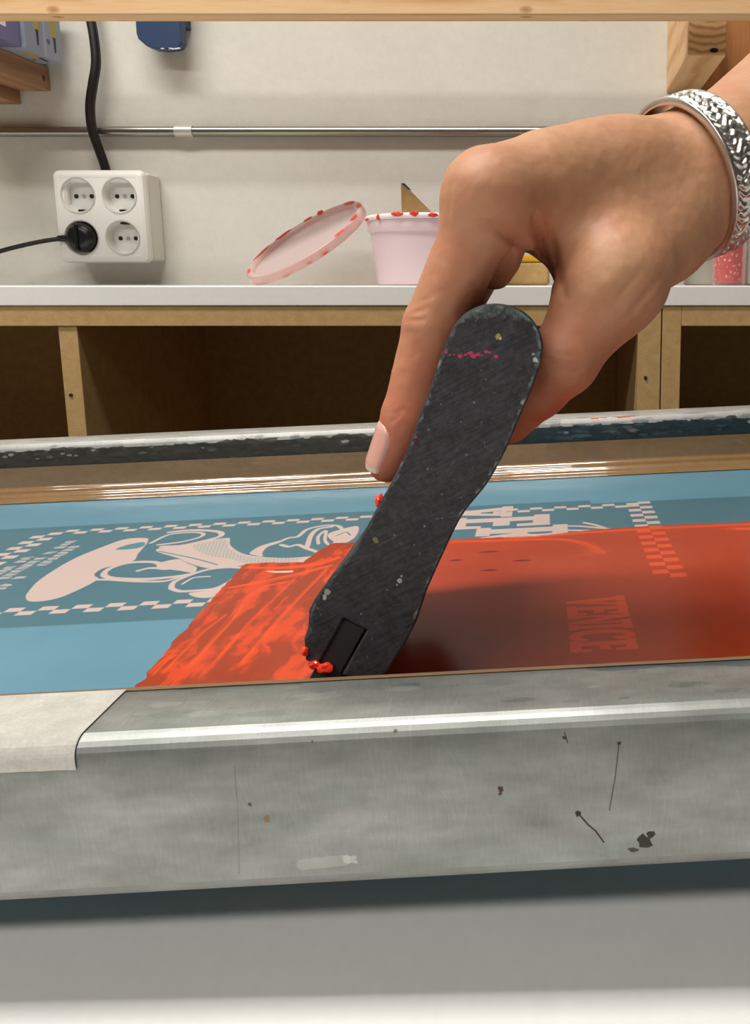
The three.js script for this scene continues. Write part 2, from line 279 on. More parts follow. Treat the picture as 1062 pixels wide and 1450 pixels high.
// artwork on the stencil, in millimetres of the screen (x right, z towards the viewer)
const SX = 2048 / 660;
const ART = {
  board: [[-210.3,-192.6],[-213.2,-199.1],[-217.4,-212.7],[-219,-230.7],[-218,-247.2],[-214.4,-259.1],[-209.5,-271.5],[-203.9,-276.1],[-194.1,-274.7],[-190.6,-268.8],[-188.2,-261.1],[-185.1,-247.5],[-181.9,-237],[-185.7,-231.2],[-192.5,-227.1],[-192.9,-220],[-190.9,-216.2],[-186.3,-209.9],[-189.9,-193.1],[-194.4,-187.2],[-199.9,-185.7],[-205.2,-186.9]],
  boardHole: [[-202.3,-256.5],[-201.8,-261],[-198.3,-265.4],[-192.5,-267.5],[-188.9,-262],[-190.3,-257.7],[-195.3,-256.1]],
  ringA: [[-161.2,-223],[-165.2,-230.2],[-172.4,-233.7],[-183.2,-233.4],[-188.6,-226.6],[-187.7,-218.6],[-182.6,-213.3],[-174.3,-210.2],[-160.4,-208.1],[-148,-209.3],[-140.6,-212]],
  ringB: [[-187.2,-210.7],[-179.3,-209.7],[-164.3,-205.7],[-149.8,-204.1],[-144.3,-208.8],[-140,-210.7]],
  spoke: [[-171.2,-220.7],[-167.4,-223.8],[-161.7,-223],[-157.2,-221.2],[-148.9,-222.6]],
  ovalA: [[-185.5,-284.1],[-176.4,-286.2],[-163.3,-284.2],[-153.3,-279.3],[-150.3,-271.5],[-156.9,-264.3],[-166.7,-257.9],[-177.1,-257.8]],
  ovalB: [[-187.2,-265.5],[-183.4,-279.7],[-171.2,-282],[-163,-278.4],[-162.2,-271.6],[-169.8,-264.6],[-181,-261.5]],
  body: [[-177.7,-254.9],[-166.7,-257.9],[-156.9,-264.3],[-144.6,-268],[-141.9,-265.3],[-136.7,-253.6],[-125.2,-240.1],[-113.7,-233.4],[-100.6,-229.7],[-90.6,-229.1],[-83,-230],[-82.3,-224.4],[-86.1,-220.9],[-92.7,-220.5],[-101.3,-220.3],[-110.1,-220.7],[-115.2,-221.7],[-125.6,-218.9],[-135.5,-219.7],[-147.9,-227.9],[-159.3,-237.7],[-174.6,-248.5]],
  hatch: [[-158.6,-255.2],[-155.4,-260.9],[-144.3,-264.7],[-136,-249],[-125.5,-238.2],[-114.1,-231.8],[-90,-227.4],[-96.2,-222.3],[-116.1,-223.9],[-127.8,-231.5],[-144.2,-239.9]],
  arm: [[-121,-239.5],[-119.6,-249.7],[-113.7,-256.5],[-109.3,-259],[-109.9,-254.4],[-114.2,-248.9],[-114.1,-240],[-111.7,-233.4],[-116.5,-235.5]],
  headA: [[-109.9,-257.5],[-107.3,-262.5],[-102.6,-264.4],[-101,-276.9],[-92.8,-282.6],[-84.7,-281.4],[-80.3,-275.1]],
  headB: [[-91.6,-245.7],[-95.3,-265],[-94.4,-276.6],[-87.5,-279.7]],
  headC: [[-107.7,-251],[-102.3,-247.2],[-98,-249.6],[-90.7,-242.6],[-82.6,-235.6]],
  headD: [[-86.6,-249.5],[-90.4,-262.6],[-88.8,-272.3],[-84.6,-255.4],[-79.7,-247],[-77.8,-251.3]],
  face: [[-85.7,-265.2],[-82.2,-272],[-71.7,-278.3],[-68.3,-259.4],[-72.6,-247.5],[-80.8,-254.8]],
  trousers: [[-165.9,-229],[-158.3,-235.6],[-148.9,-228.1],[-141.7,-221.8],[-139.6,-213.8],[-147.9,-217.4],[-156.3,-221.1]],
  bootA: [[-141.3,-193.7],[-144,-202.2],[-139,-212.5],[-132.9,-218],[-122.9,-219.3],[-113.1,-216.2]],
  bootB: [[-140.6,-193.2],[-134.9,-189.6],[-127,-189.7],[-119.6,-191],[-116,-197.4],[-113.8,-209.2]],
  bootC: [[-138.5,-199.1],[-136.4,-206.7],[-128.9,-207.4]],
  heel: [[-129.7,-186.7],[-122.4,-189.1],[-116.9,-192.9],[-114.6,-200.8],[-113.5,-209.6],[-111.3,-196.8],[-111.6,-182.3],[-118.4,-180],[-124.3,-181.5]],
};
function curve(g, pts, close) {           // smooth path through points
  const n = pts.length, at = (i) => close ? pts[(i + n) % n] : pts[clamp(i, 0, n - 1)];
  g.beginPath(); g.moveTo(...pts[0]);
  for (let i = 0; i < (close ? n : n - 1); i++) { const p0 = at(i - 1), p1 = at(i), p2 = at(i + 1), p3 = at(i + 2), k = 1 / 6; g.bezierCurveTo(p1[0] + (p2[0] - p0[0]) * k, p1[1] + (p2[1] - p0[1]) * k, p2[0] - (p3[0] - p1[0]) * k, p2[1] - (p3[1] - p1[1]) * k, p2[0], p2[1]); }
  if (close) g.closePath();
}
function letter(g, ch, x0, x1, z0, z1, color) {     // reads towards the viewer, tops to the right
  g.save(); g.font = 'bold 100px serif'; const m = g.measureText(ch), w = m.width * 0.94, h = 68;
  g.translate(x0, z0); g.rotate(Math.PI / 2); g.scale((z1 - z0) / w, (x1 - x0) / h); g.fillStyle = color; g.fillText(ch, 0, 0); g.lineWidth = 7; g.strokeStyle = color; g.strokeText(ch, 0, 0); g.restore();
}
function drawArt(g, open, shade, under) {
  const fill = (k, c = open) => { curve(g, ART[k], true); g.fillStyle = c; g.fill(); };
  const line = (k, w, c = open) => { curve(g, ART[k], false); g.strokeStyle = c; g.lineWidth = w; g.lineCap = 'round'; g.stroke(); };
  const cell = (x, z, w, h) => { g.fillStyle = open; g.fillRect(x, z, w, h); };
  const lower = (ch, i) => { const w = [8.6, 8.4, 9, 4.4, 9, 8.6], z = -158 + [0, 8.8, 17.4, 26.6, 31.4, 40.6][i]; letter(g, ch, 49.5, 72, z, z + w[i], open); };
  // chequered border
  for (let i = 0; i < 48; i++) { const x = -262 + i * 7.5; cell(x, i % 2 ? -299 : -294.6, 7.5, 4.4); }
  for (let i = 0; i < 50; i++) { const x = -262.7 + i * 7.7; if (x < 84 && !under) cell(x, i % 2 ? -179.2 : -174.8, 7.7, 4.4); }
  for (let i = 0; i < 25; i++) { const z = -301 + i * 5; cell(i % 2 ? 90.3 : 97.9, z, 7.6, 5); cell(i % 2 ? -270 : -262.4, z + 6, 7.6, 5); }
  if (under) { 'VENICE'.split('').forEach(lower); return; }
  fill('board'); fill('boardHole', shade.teal);
  line('ovalA', 3.4); line('ovalB', 2.4); fill('body'); fill('trousers'); fill('hatch', shade.hatch);
  g.save(); curve(g, ART.hatch, true); g.clip(); g.strokeStyle = open; g.lineWidth = 0.55; for (let x = -165; x < -80; x += 2) { g.beginPath(); g.moveTo(x, -270); g.lineTo(x + 16, -215); g.stroke(); } g.restore();
  line('ringA', 3.2); line('ringB', 2.4); line('spoke', 2.6); fill('arm'); line('headA', 2.6); line('headB', 3); line('headC', 2.8); line('headD', 2); fill('face'); line('bootA', 2.8); line('bootB', 2.6); line('bootC', 1.6); fill('heel');
  curve(g, [[-175, -250], [-150, -236], [-132, -224]], false); g.strokeStyle = shade.teal; g.lineWidth = 1; g.stroke();
  curve(g, [[-80, -262], [-76, -268], [-72, -262]], false); g.stroke();
  // lettering
  letter(g, 'V', -21, 16, -303.5, -285, open); letter(g, 'E', -14, 37, -284, -264, open); letter(g, 'R', 3, 48, -263, -240, open);
  'VENICE'.split('').forEach(lower);
  for (const pts of [[[45.9, -260.3], [59.2, -258.3], [74.7, -251.3]], [[62.5, -264.1], [69.1, -258.3], [77.1, -247.9]], [[50.7, -252.5], [63.7, -249.9]]]) { curve(g, pts, false); g.strokeStyle = open; g.lineWidth = 2.6; g.stroke(); }
  // small worn lettering beside the board: broken strokes
  let s0 = seed; seed = 777;
  for (const [x0, z0, z1] of [[-231, -266, -206], [-239, -276, -214], [-247, -250, -200]]) for (let z = z0; z < z1; z += 4.6) { if (rnd() < 0.16) continue; g.strokeStyle = open; g.lineWidth = 1.1; g.globalAlpha = 0.85; for (let k = 0; k < 3; k++) { g.beginPath(); g.moveTo(x0 - 2.4 + rr(-0.6, 0.6), z + k * 1.1); g.lineTo(x0 + 2.6 + rr(-0.8, 0.4), z + k * 1.1 + rr(-1, 1)); g.stroke(); } }
  g.globalAlpha = 1; seed = s0;
}
const [meshTex, meshC, mg] = pixelTex(2048, 1090, (x, y) => { const n = fbm(x / 220, y / 160, 4) * 9 + fbm(x / 30, y / 30, 6, 2) * 3 + (((x + y) & 1) ? 2 : -2) + rr(-2, 2); return [102 + n, 156 + n, 178 + n]; });
mg.setTransform(SX, 0, 0, SX, 420 * SX, -FAR * 1000 * SX);
mg.fillStyle = 'rgba(64,112,126,0.78)'; mg.beginPath(); mg.moveTo(-420, -306); mg.lineTo(68, -309); mg.lineTo(69, -301.5); mg.lineTo(240, -301); mg.lineTo(240, -158); mg.lineTo(-420, -157); mg.fill();
for (let i = 0; i < 60; i++) blob(mg, rr(-400, 230), rr(-304, -158), rr(6, 26), rnd() < 0.5 ? '#5d98a8' : '#4c8292', 0.09, 12, 0.5);
drawArt(mg, '#dcc4bc', { teal: '#558c9a', hatch: '#b9b7b2' });
mg.setTransform(1, 0, 0, 1, 0, 0);
const meshMat = mat({ map: tex(meshC, true, THREE.ClampToEdgeWrapping), roughness: 0.34, transmission: 0.2, thickness: 0, side: THREE.DoubleSide });
{
  const x0 = -0.42, x1 = 0.24, depth = -FAR - 0.027, cut = (-FAR * 1000 * SX - 27 * SX) / 1090;
  const g = new THREE.PlaneGeometry(XR - XL - 2 * BW, depth - 0.0004).rotateX(-Math.PI / 2).translate((XL + XR) / 2, MY, FAR + depth / 2);
  const p = g.attributes.position, uv = g.attributes.uv;
  for (let i = 0; i < p.count; i++) uv.setXY(i, (p.getX(i) - x0) * 1000 * SX / 2048, 1 - (p.getZ(i) - FAR) * 1000 * SX / 1090);
  part('mesh_sheet', g, meshMat, screenThing, 'blue stencil mesh with pale cartoon surfboard print and lettering');
}
// wet ink film pulled across the near half
const [inkTex0, inkC, ig] = pixelTex(2048, 1090, (x, y) => {
  const X = x / SX - 420, Z = y / SX + FAR * 1000, n = fbm(X / 40, Z / 30, 2) * 26 + fbm(X / 5, Z / 16, 8, 3) * 12 + rr(-3, 3);
  const mixc = (p, q, t) => p.map((v, k) => v + (q[k] - v) * t);
  // streaky on the fresh side; wiped to one even tone, midway between, where the blade has passed
  const t = X < -45 ? smooth(-0.1, 0.2, fbm(X / 7 + fbm(X / 18, Z / 18, 4) * 1.2, Z / 42, 6, 4) + 0.35 * fbm(X / 30, Z / 12, 9, 3)) : 0.4, m = mixc([168, 62, 31], [226, 76, 34], t);
  return [m[0] + n * 0.4, m[1] + n * 0.3, m[2] + n * 0.2];
});
ig.setTransform(SX, 0, 0, SX, 420 * SX, -FAR * 1000 * SX);
ig.save(); ig.beginPath(); ig.rect(-45, -300, 300, 290); ig.clip(); drawArt(ig, 'rgba(246,86,44,0.95)', {}, true); ig.restore();
const inkPoly = (pts, c, a = 1) => { curve(ig, pts, true); ig.fillStyle = c; ig.globalAlpha = a; ig.fill(); ig.globalAlpha = 1; };
const streaks = (pts, w, color, alpha) => { for (let k = 0; k < 7; k++) { const o = rr(-0.5, 0.5) * w; curve(ig, pts.map(([x, z], i) => [x + o + rr(-0.5, 0.5), z + rr(-1.5, 1.5)]), false); ig.strokeStyle = color; ig.lineWidth = rr(0.15, 0.4) * w; ig.globalAlpha = alpha * rr(0.4, 1); ig.stroke(); } ig.globalAlpha = 1; };
const smudge = (x, z, w, h, color, alpha, n = 26) => { for (let k = 0; k < n; k++) blob(ig, x + rr(-0.5, 0.5) * w, z + rr(-0.5, 0.5) * h, rr(0.1, 0.22) * w, color, alpha, 12, h / w * rr(0.5, 1)); };
for (const [x, z, w, h] of [[-107, -203, 12, 9], [-105, -180, 9, 9], [-81, -188, 7, 20], [-104, -161, 11, 14], [-90, -168, 6, 24], [-74, -155, 6, 26]]) smudge(x, z, w, h, '#9a4428', 0.16);
for (const [pts, w] of [[[[-96, -110], [-96, -130], [-96, -153], [-97, -165], [-97.6, -179], [-94, -190], [-86, -194]], 3], [[[-104, -108], [-104, -125], [-104, -140], [-101, -160]], 1.8], [[[-87, -110], [-87, -130], [-87, -152], [-85, -174], [-83, -200]], 1.4], [[[-76, -112], [-75, -150], [-73, -180], [-70, -210]], 2], [[[-115, -217], [-98, -214], [-80, -216], [-70, -226]], 6], [[[-112, -190], [-98, -196], [-84, -203], [-70, -214]], 4], [[[-108, -108], [-108, -118], [-106, -124]], 3]]) streaks(pts, w, '#fb5622', 0.7);
inkPoly([[-101.5, -210.1], [-95, -209.2], [-88, -208.8], [-87.9, -206.5], [-96.7, -207.4]], '#f4d8cc', 0.95);
streaks([[-12, -241], [20, -239], [45, -237], [60, -228], [69, -212]], 6, '#f4562a', 0.6); streaks([[20, -242], [60, -246], [110, -247], [160, -246], [200, -246]], 7, '#f4582a', 0.55); streaks([[140, -240], [170, -234], [200, -222]], 10, '#f65c2a', 0.5);
smudge(72, -184, 26, 12, '#c8482c', 0.16); smudge(40, -206, 34, 10, '#b8442c', 0.14); smudge(60, -214, 22, 9, '#e0522c', 0.16); smudge(20, -228, 50, 8, '#c84a2c', 0.1);
for (const [x, z, w] of [[10, -222, 12], [28, -207, 10], [-6, -212, 8], [12, -196, 9]]) inkPoly([[x - w / 2, z], [x, z - 1.4], [x + w / 2, z], [x, z + 1]], '#5e1610', 0.75);
ig.setTransform(1, 0, 0, 1, 0, 0);
const inkMat = mat({ map: tex(inkC, true, THREE.ClampToEdgeWrapping), roughness: 0.2, specularIntensity: 0.55, transmission: 0.15, thickness: 0, side: THREE.DoubleSide });
{
  const edge = [[-107, -40], [-109.5, -106.4], [-112.6, -137.8], [-114.7, -176.7], [-117.3, -221.6], [-103, -222.4], [-86, -220.3], [-83, -236], [-78.8, -248.5], [-60, -247], [-17.7, -245.5], [35, -243.6], [70.6, -250.4], [102.6, -251.7], [155, -250], [200, -249], [206, -200], [205, -40]], pts = [];
  for (let i = 0; i < edge.length; i++) { const a = edge[i], b = edge[(i + 1) % edge.length], n = Math.max(1, Math.round(Math.hypot(b[0] - a[0], b[1] - a[1]) / 1.6)); for (let k = 0; k < n; k++) { const t = k / n, X = a[0] + (b[0] - a[0]) * t, Z = a[1] + (b[1] - a[1]) * t; pts.push([(X + 2.4 * fbm(X / 5, Z / 6, 3)) / 1000, -(Z + 1.6 * fbm(X / 4, Z / 4, 8)) / 1000]); } }
  const g = new THREE.ShapeGeometry(smoothShape(pts)).rotateX(-Math.PI / 2).translate(0, MY + 0.0004, 0);
  const p = g.attributes.position, uv = g.attributes.uv;
  for (let i = 0; i < p.count; i++) uv.setXY(i, (p.getX(i) + 0.42) * 1000 * SX / 2048, 1 - (p.getZ(i) - FAR) * 1000 * SX / 1090);
  part('ink_film', g, inkMat, screenThing, 'wet orange-red ink spread over the mesh');
}
// glossy brown tape sealing the far edge: stretched, with long ridges
const [tapeTex] = pixelTex(1024, 128, (x, y) => { const n = fbm(x / 120, y / 20, 3) * 16 + fbm(x / 12, y / 6, 6) * 8 + rr(-3, 3); return [142 + n, 110 + n, 74 + n * 0.8]; });
tapeTex.repeat.set(2, 10);
const tapeMat = mat({ map: tapeTex, roughness: 0.12, clearcoat: 1, clearcoatRoughness: 0.03 });
{
  const prof = [], N = 90;
  for (let i = 0; i <= N; i++) {
    const t = i / N; let y, z;
    if (t < 0.4) { y = -0.0165 - 0.011 * (t / 0.4); z = FAR + 0.0007; }
    else { const u = (t - 0.4) / 0.6, a = u * Math.PI / 2; y = -0.0275 - 0.0122 * Math.sin(a); z = FAR + 0.0007 + 0.011 * (1 - Math.cos(a)); const w = 0.00034 * Math.sin(u * 25) * Math.sin(Math.PI * Math.sqrt(u)); y += w * 0.7; z += w; }
    prof.push([y, z]);
  }
  part('edge_tape', sweepX(prof, XL + BW, XR - BW, 120, false, (x, y, z, s) => { const k = smooth(0.011, 0.016, s) * smooth(0.031, 0.026, s), w = 0.00016 * fbm(x * 9, s * 260, 4, 2) * k; return [y + w, z + w]; }), tapeMat, screenThing, 'glossy brown sealing tape');
}
{ // the same tape on the near bar, folded over its upper edge
  const prof = [[MY + 0.0008, -0.0395], [-0.036, -0.029], [-0.03, -0.0274], [-0.0042, -0.0273], [-0.0021, -0.0267], [-0.0008, -0.0253], [0.0002, -0.0232], [0.0003, -0.0218]];
  part('edge_tape', sweepX(prof, XL + BW, XR - BW, 140, false, (x, y, z, s) => { const e = smooth(0.052, 0.058, s); return [y + 0.0001 * fbm(x * 60, s * 100, 2), z + e * 0.0016 * fbm(x * 50, 0.3, 6)]; }), mat({ map: tapeTex, roughness: 0.4, side: THREE.DoubleSide }), screenThing, 'glossy brown sealing tape');
}
{ // pale masking tape wrapped over the near bar
  const e = 0.00035, r = 0.004 + e, prof = [[-0.0062, e], [-0.0045, e]];
  for (let i = 0; i <= 8; i++) { const a = Math.PI / 2 * i / 8; prof.push([-0.004 + r * Math.sin(a), -0.004 + r * Math.cos(a)]); }
  prof.push([e, -0.012], [e, -0.0225]);
  const [t, c, g] = pixelTex(1024, 256, (x, y) => { const n = fbm(x / 60, y / 50, 3) * 24 + fbm(x / 8, y / 8, 6) * 16 + rr(-4, 4); return [190 + n, 188 + n, 178 + n]; });
  speckle(g, 1024, 256, 60, ['#8c8a84', '#a9b0ac', '#f2f0ea'], 2, 9, 0.3);
  g.fillStyle = '#2d3f78'; g.beginPath(); g.ellipse(860, 190, 11, 8, 0.3, 0, 7); g.fill();
  t.repeat.set(1 / 0.12, 1 / 0.03); t.offset.set(0.16, 0);
  part('masking_tape', sweepX(prof, -0.3, -0.0664, 60, false, (x, y, z, s) => [s < 0.001 ? y + 0.0006 * fbm(x * 160, 0.2, 1) : y, z]), mat({ map: t, roughness: 0.75 }), screenThing, 'pale worn masking tape');
}

// ------------------------------------------------------------------ squeegee
const squeegee = thing('squeegee', 'black screen printing squeegee gripped by the hand, tilted over the mesh', 'squeegee', [-0.0371, 0.9459, -0.205]);
squeegee.rotation.set(-0.06416, 0.06463, 0, 'YXZ');
{
  const prof = [[-23.7, -54.9], [-16.6, -42.3], [-22.8, -38.7], [-29.7, -50.9], [-31.6, -51.6], [-33.7, -50.4], [-33.9, -44.2], [-32.7, -41.2], [-32.3, -36.2], [-30.7, -33.2], [-25.7, -26.3], [-19.7, -19.5], [-14.1, -9.6], [-9.1, -0.8], [-4.7, 7.9], [-0.6, 18.6], [2.8, 27.3], [5.6, 35], [8, 40.8], [11.3, 45.2], [16.1, 47.9], [21.9, 48.4], [27.7, 46.5], [31.5, 42.6], [33.2, 37.8], [32.4, 32], [29.8, 24.2], [27, 17.8], [22.5, 7.6], [17.5, -1.3], [10.5, -10.1], [4.5, -22], [0.4, -31], [-2.7, -40.1], [-5.8, -46.1], [-11.3, -54.6], [-14, -56.5], [-20, -56]];
  const [c, g] = canvas(1024, 1024); const S = 1024 / 120;      // 120 mm square, centre at the origin
  const [, base] = pixelTex(1024, 1024, (x, y) => { const u = x * 0.89 - y * 0.45, v = x * 0.45 + y * 0.89, n = fbm(u / 90, v / 7, 3, 4) * 26 + fbm(x / 14, y / 14, 6, 3) * 26 + fbm(x / 60, y / 60, 11, 3) * 22 + rr(-9, 9) + (rnd() < 0.004 ? rr(20, 90) : 0), b = fbm(x / 80, y / 80, 15, 2) * 8; return [54 + n, 51 + n + b * 0.4, 56 + n + b]; });
  g.drawImage(base, 0, 0); g.setTransform(S, 0, 0, -S, 512, 512);
  const outline = () => { g.beginPath(); prof.forEach(([x, y], i) => g[i ? 'lineTo' : 'moveTo'](x, y)); g.closePath(); };
  for (let i = 0; i < 130; i++) { const x = rr(-36, 34), y = rr(-50, 48); stroke(g, [[x, y], [x + rr(2, 9), y + rr(1, 4)]], rr(0.08, 0.25), rnd() < 0.5 ? '#85828a' : '#1d1b20', rr(0.1, 0.4)); }
  // worn edge, broken into chips
  for (let i = 6; i < prof.length - 5; i++) { const a = prof[i], b = prof[i + 1]; for (let k = 0; k < 16; k++) { const t = rnd(), x = a[0] + (b[0] - a[0]) * t, y = a[1] + (b[1] - a[1]) * t; blob(g, x, y, rr(0.4, 1.5), ['#7d8480', '#9aa39c', '#5c6f6e', '#3b4a4c'][k % 4], rr(0.2, 0.6), 8); } }
  for (let i = 0; i < 90; i++) blob(g, rr(8, 30), 47.5 - Math.abs(rr(-1, 1) * 2.5) - Math.pow((rr(8, 30) - 20) / 12, 2), rr(0.3, 1), ['#5f7472', '#4c5f60', '#89938e'][i % 3], 0.3, 8);
  const pink = '#d63a62';
  for (const [x, y, r] of [[6.6, 35.4, 0.9], [10.6, 34.2, 0.7], [12, 34.6, 0.6], [13.2, 35, 0.9], [14.2, 34.2, 1], [15.2, 34.6, 0.8], [17.6, 35.3, 0.9], [18.4, 35.2, 0.6], [20.4, 34, 0.7], [8.8, 34.6, 0.4], [16.5, 34.4, 0.4], [-2, 12, 0.5], [-15, -11, 0.7]]) { blob(g, x, y, r, pink, 0.9, 7, 0.7); }
  for (const [x, y, r, col] of [[21.2, 39.4, 0.9, '#b8ac62'], [21.6, 38.9, 0.4, '#efe8b8'], [-13.5, -16.6, 0.9, '#8c8a3e'], [-7.2, -28.2, 0.7, '#c9ccc6'], [-6.6, -27, 0.4, '#c9ccc6'], [-7.9, -29.4, 0.35, '#c9ccc6'], [31.2, 33, 0.8, '#d3d8d2'], [30.6, 34.6, 0.5, '#aab4ae'], [27.5, 21.3, 0.6, '#98a29c'], [-27, -31, 0.9, '#b9bdb6'], [-27.8, -32.4, 0.8, '#cfd2cb'], [0, -13, 0.3, '#aaa'], [-18, -37.5, 0.3, '#bbb']]) blob(g, x, y, r, col, 0.85, 8);
  for (let i = 0; i < 190; i++) blob(g, rr(-34, 30), rr(-52, 46), rr(0.1, 0.4), ['#9a9898', '#77747c', '#a8a184', '#63777a'][i % 4], 0.6, 6);
  for (let i = 0; i < 40; i++) blob(g, rr(-34, -4), rr(-55, -36), rr(0.5, 2.2), ['#2c4048', '#31454a', '#4c3a48', '#25323c'][i % 4], 0.35, 9);
  const t = tex(c); t.repeat.set(1 / 0.12, 1 / 0.12); t.offset.set(0.5, 0.5);
  const capMat = mat({ map: t, roughness: 0.62, bumpMap: null });
  const soft = new THREE.CatmullRomCurve3(prof.slice(8, 32).map(([x, y]) => new THREE.Vector3(x, y, 0)), false, 'centripetal').getPoints(140).map((p) => [p.x, p.y]);
  prof.splice(8, 24, ...soft);
  const shape = smoothShape(prof.map(([x, y]) => [x / 1000, y / 1000]));
  const LEN = 0.128;
  const geo = new THREE.ExtrudeGeometry(shape, { depth: LEN, bevelEnabled: true, bevelThickness: 0.0007, bevelSize: 0.0006, bevelOffset: -0.0006, bevelSegments: 2, curveSegments: 8 }).translate(0, 0, -LEN - 0.0007);
  part('handle', geo, capMat, squeegee, 'scuffed black handle with pink and yellow paint specks');
  // rubber blade seated in the slot, reaching the mesh
  const b = smoothShape([[-23.3, -38.9], [-17.2, -42.4], [-42.7, -87.6], [-48.8, -84.1]].map(([x, y]) => [x / 1000, y / 1000]));
  part('blade', new THREE.ExtrudeGeometry(b, { depth: LEN - 0.0008, bevelEnabled: true, bevelThickness: 0.0003, bevelSize: 0.0003, bevelOffset: -0.0003, bevelSegments: 1 }).translate(0, 0, -LEN - 0.0006), mat({ color: 0x2c2d30, roughness: 0.55 }), squeegee, 'dark rubber blade');
  const wet = mat({ color: 0xf03a22, roughness: 0.15, clearcoat: 0.6, clearcoatRoughness: 0.05 });
  const drop = (x, y, z, rx, ry, rz) => { const g2 = new THREE.IcosahedronGeometry(1, 3), p = g2.attributes.position; for (let i = 0; i < p.count; i++) { const k = 1 + 0.35 * noise(p.getX(i) * 1.4 + x * 3000, p.getY(i) * 1.4, p.getZ(i) * 1.4); p.setXYZ(i, p.getX(i) * rx * k, p.getY(i) * ry * k, p.getZ(i) * rz * k); } g2.computeVertexNormals(); part('ink_drop', g2.translate(x, y, z), wet, squeegee, 'glossy red ink drop'); };
  drop(-0.0282, -0.0525, 0.0006, 0.0024, 0.0015, 0.0012); drop(-0.0312, -0.0515, 0.0004, 0.0016, 0.0012, 0.001); drop(-0.0336, -0.0478, 0.0002, 0.001, 0.0013, 0.001);
  drop(-0.0127, -0.0062, -0.003, 0.0012, 0.0018, 0.002);
}

// ------------------------------------------------------------------ person: forearm and hand
// joints in millimetres: x, height above 1 m, z, radius
/*HAND*/
const JOINT = { Ft: [248.3, 198.6, -460.0, 36.0], Fm: [116.4, 87.9, -335.0, 29.0], Wr: [54.1, 38.6, -283.0, 21.5], Wu: [59.8, 42.9, -303.0, 20.5], Fu: [128.3, 94.5, -360.0, 27.0], Im: [21.2, 34.8, -262.0, 15.8], Ik: [-18.9, 24.0, -223.5, 10.4], Ip: [-36.3, -12.7, -223.5, 8.7], Id: [-44.1, -39.0, -222.5, 7.7], It: [-50.6, -53.1, -221.5, 6.0], Mw: [25.5, 37.7, -284.0, 16.0], Mk: [-19.3, 26.0, -243.5, 10.6], Mp: [-37.0, -13.9, -244.5, 8.8], Md: [-39.2, -39.3, -246.0, 7.8], Mt: [-43.0, -55.6, -247.0, 6.3], Rk: [-20.4, 26.6, -262.5, 10.0], Rp: [-38.5, -12.1, -264.0, 8.1], Rd: [-37.2, -37.3, -265.0, 7.3], Rt: [-40.1, -52.2, -266.0, 6.0], Pk: [-18.2, 23.9, -279.5, 9.0], Pp: [-36.8, -11.9, -281.0, 7.2], Pd: [-28.9, -31.3, -282.0, 6.6], Pt: [-31.3, -44.7, -283.0, 5.6], Uw: [38.5, 36.6, -306.0, 15.0], Tc: [33.7, 17.5, -262.0, 16.5], Tm: [16.9, 0.8, -236.5, 13.5], Ti: [1.5, -23.2, -228.5, 10.6], Te: [-6.5, -32.5, -233.5, 9.3], Tt: [-15.3, -44.1, -239.0, 6.8], Wb: [-2.6, 22.5, -243.0, 11.2], Wc: [13.5, 11.1, -248.0, 12.5], Ic: [-19.2, 3.7, -233.0, 6.0], Ia: [-4.3, 30.2, -240.0, 12.8], In: [8.6, 33.4, -251.5, 14.6], Ib: [-14.1, 13.1, -229.0, 7.4] };
const PALM_BONES = [['Ft', 'Fm'], ['Fm', 'Wr'], ['Fu', 'Wu'], ['Wr', 'Im'], ['Im', 'In'], ['In', 'Ia'], ['Ia', 'Ik'], ['Wu', 'Mw'], ['Mw', 'Mk'], ['Mw', 'Rk'], ['Wu', 'Uw'], ['Uw', 'Rk'], ['Uw', 'Pk'], ['Tc', 'Wr'], ['Tc', 'Tm'], ['Im', 'Wc'], ['Wc', 'Tm'], ['Wb', 'Wc'], ['Wb', 'Ik'], ['Ik', 'Mk'], ['Mk', 'Rk'], ['Rk', 'Pk']];
const DIGIT_CHAINS = [['Ik', 'Ip', 'Id', 'It'], ['Mk', 'Mp', 'Md', 'Mt'], ['Rk', 'Rp', 'Rd', 'Rt'], ['Pk', 'Pp', 'Pd', 'Pt'], ['Tm', 'Ti', 'Te', 'Tt'], ['Ik', 'Ib', 'Ic']];
// skin folds: x0, height0, x1, height1, z, width, depth in millimetres (negative depth raises a ridge)
const CREASES = [[-42.2, -9.1, -36.6, -7.5, -214, 0.5, 0.45], [-43.4, -11.0, -37.5, -10.2, -214, 0.5, 0.45], [-43.1, -14.2, -38.0, -14.6, -214, 0.45, 0.3], [-3.0, -22.4, 9.7, -25.7, -217, 0.7, 0.8], [-2.0, -20.0, 5.0, -21.2, -217, 0.6, 0.35], [-47.9, -39.5, -45.1, -37.9, -214, 0.5, 0.3], [-47.1, -37.5, -43.8, -35.8, -214, 0.5, 0.25], [-39.3, -5.5, -35.0, -4.0, -214, 0.6, 0.3], [-4.0, -26.0, 2.0, -23.9, -216, 0.5, 0.2], [-20.7, 15.8, -15.3, 13.5, -216, 1.5, 1.0], [-15.6, 13.7, -9.6, 10.6, -220, 1.6, 1.6], [-9.9, 10.9, -8.9, 3.2, -226, 1.5, 2.0], [-7.9, 21.3, -1.7, 1.0, -230, 1.3, 1.8], [-2.9, 17.0, 2.1, -4.3, -232, 1.2, 1.5], [-28.7, 26.1, -30.5, 13.3, -213, 0.6, 0.25], [15.9, -6.1, 23.3, 2.9, -222, 1.0, 0.5], [21.2, -8.3, 30.0, 1.6, -226, 1.1, 0.5], [26.7, -6.8, 36.1, 2.0, -232, 1.1, 0.4], [32.0, -5.5, 42.7, 5.3, -240, 1.0, 0.4], [10.0, -4.0, 17.9, 3.9, -218, 3.0, -0.5], [-17.2, 25.9, -26.6, 28.2, -212, 3, -0.3]];
const NAIL_DIR = [-0.86, 0.1, 0.5];
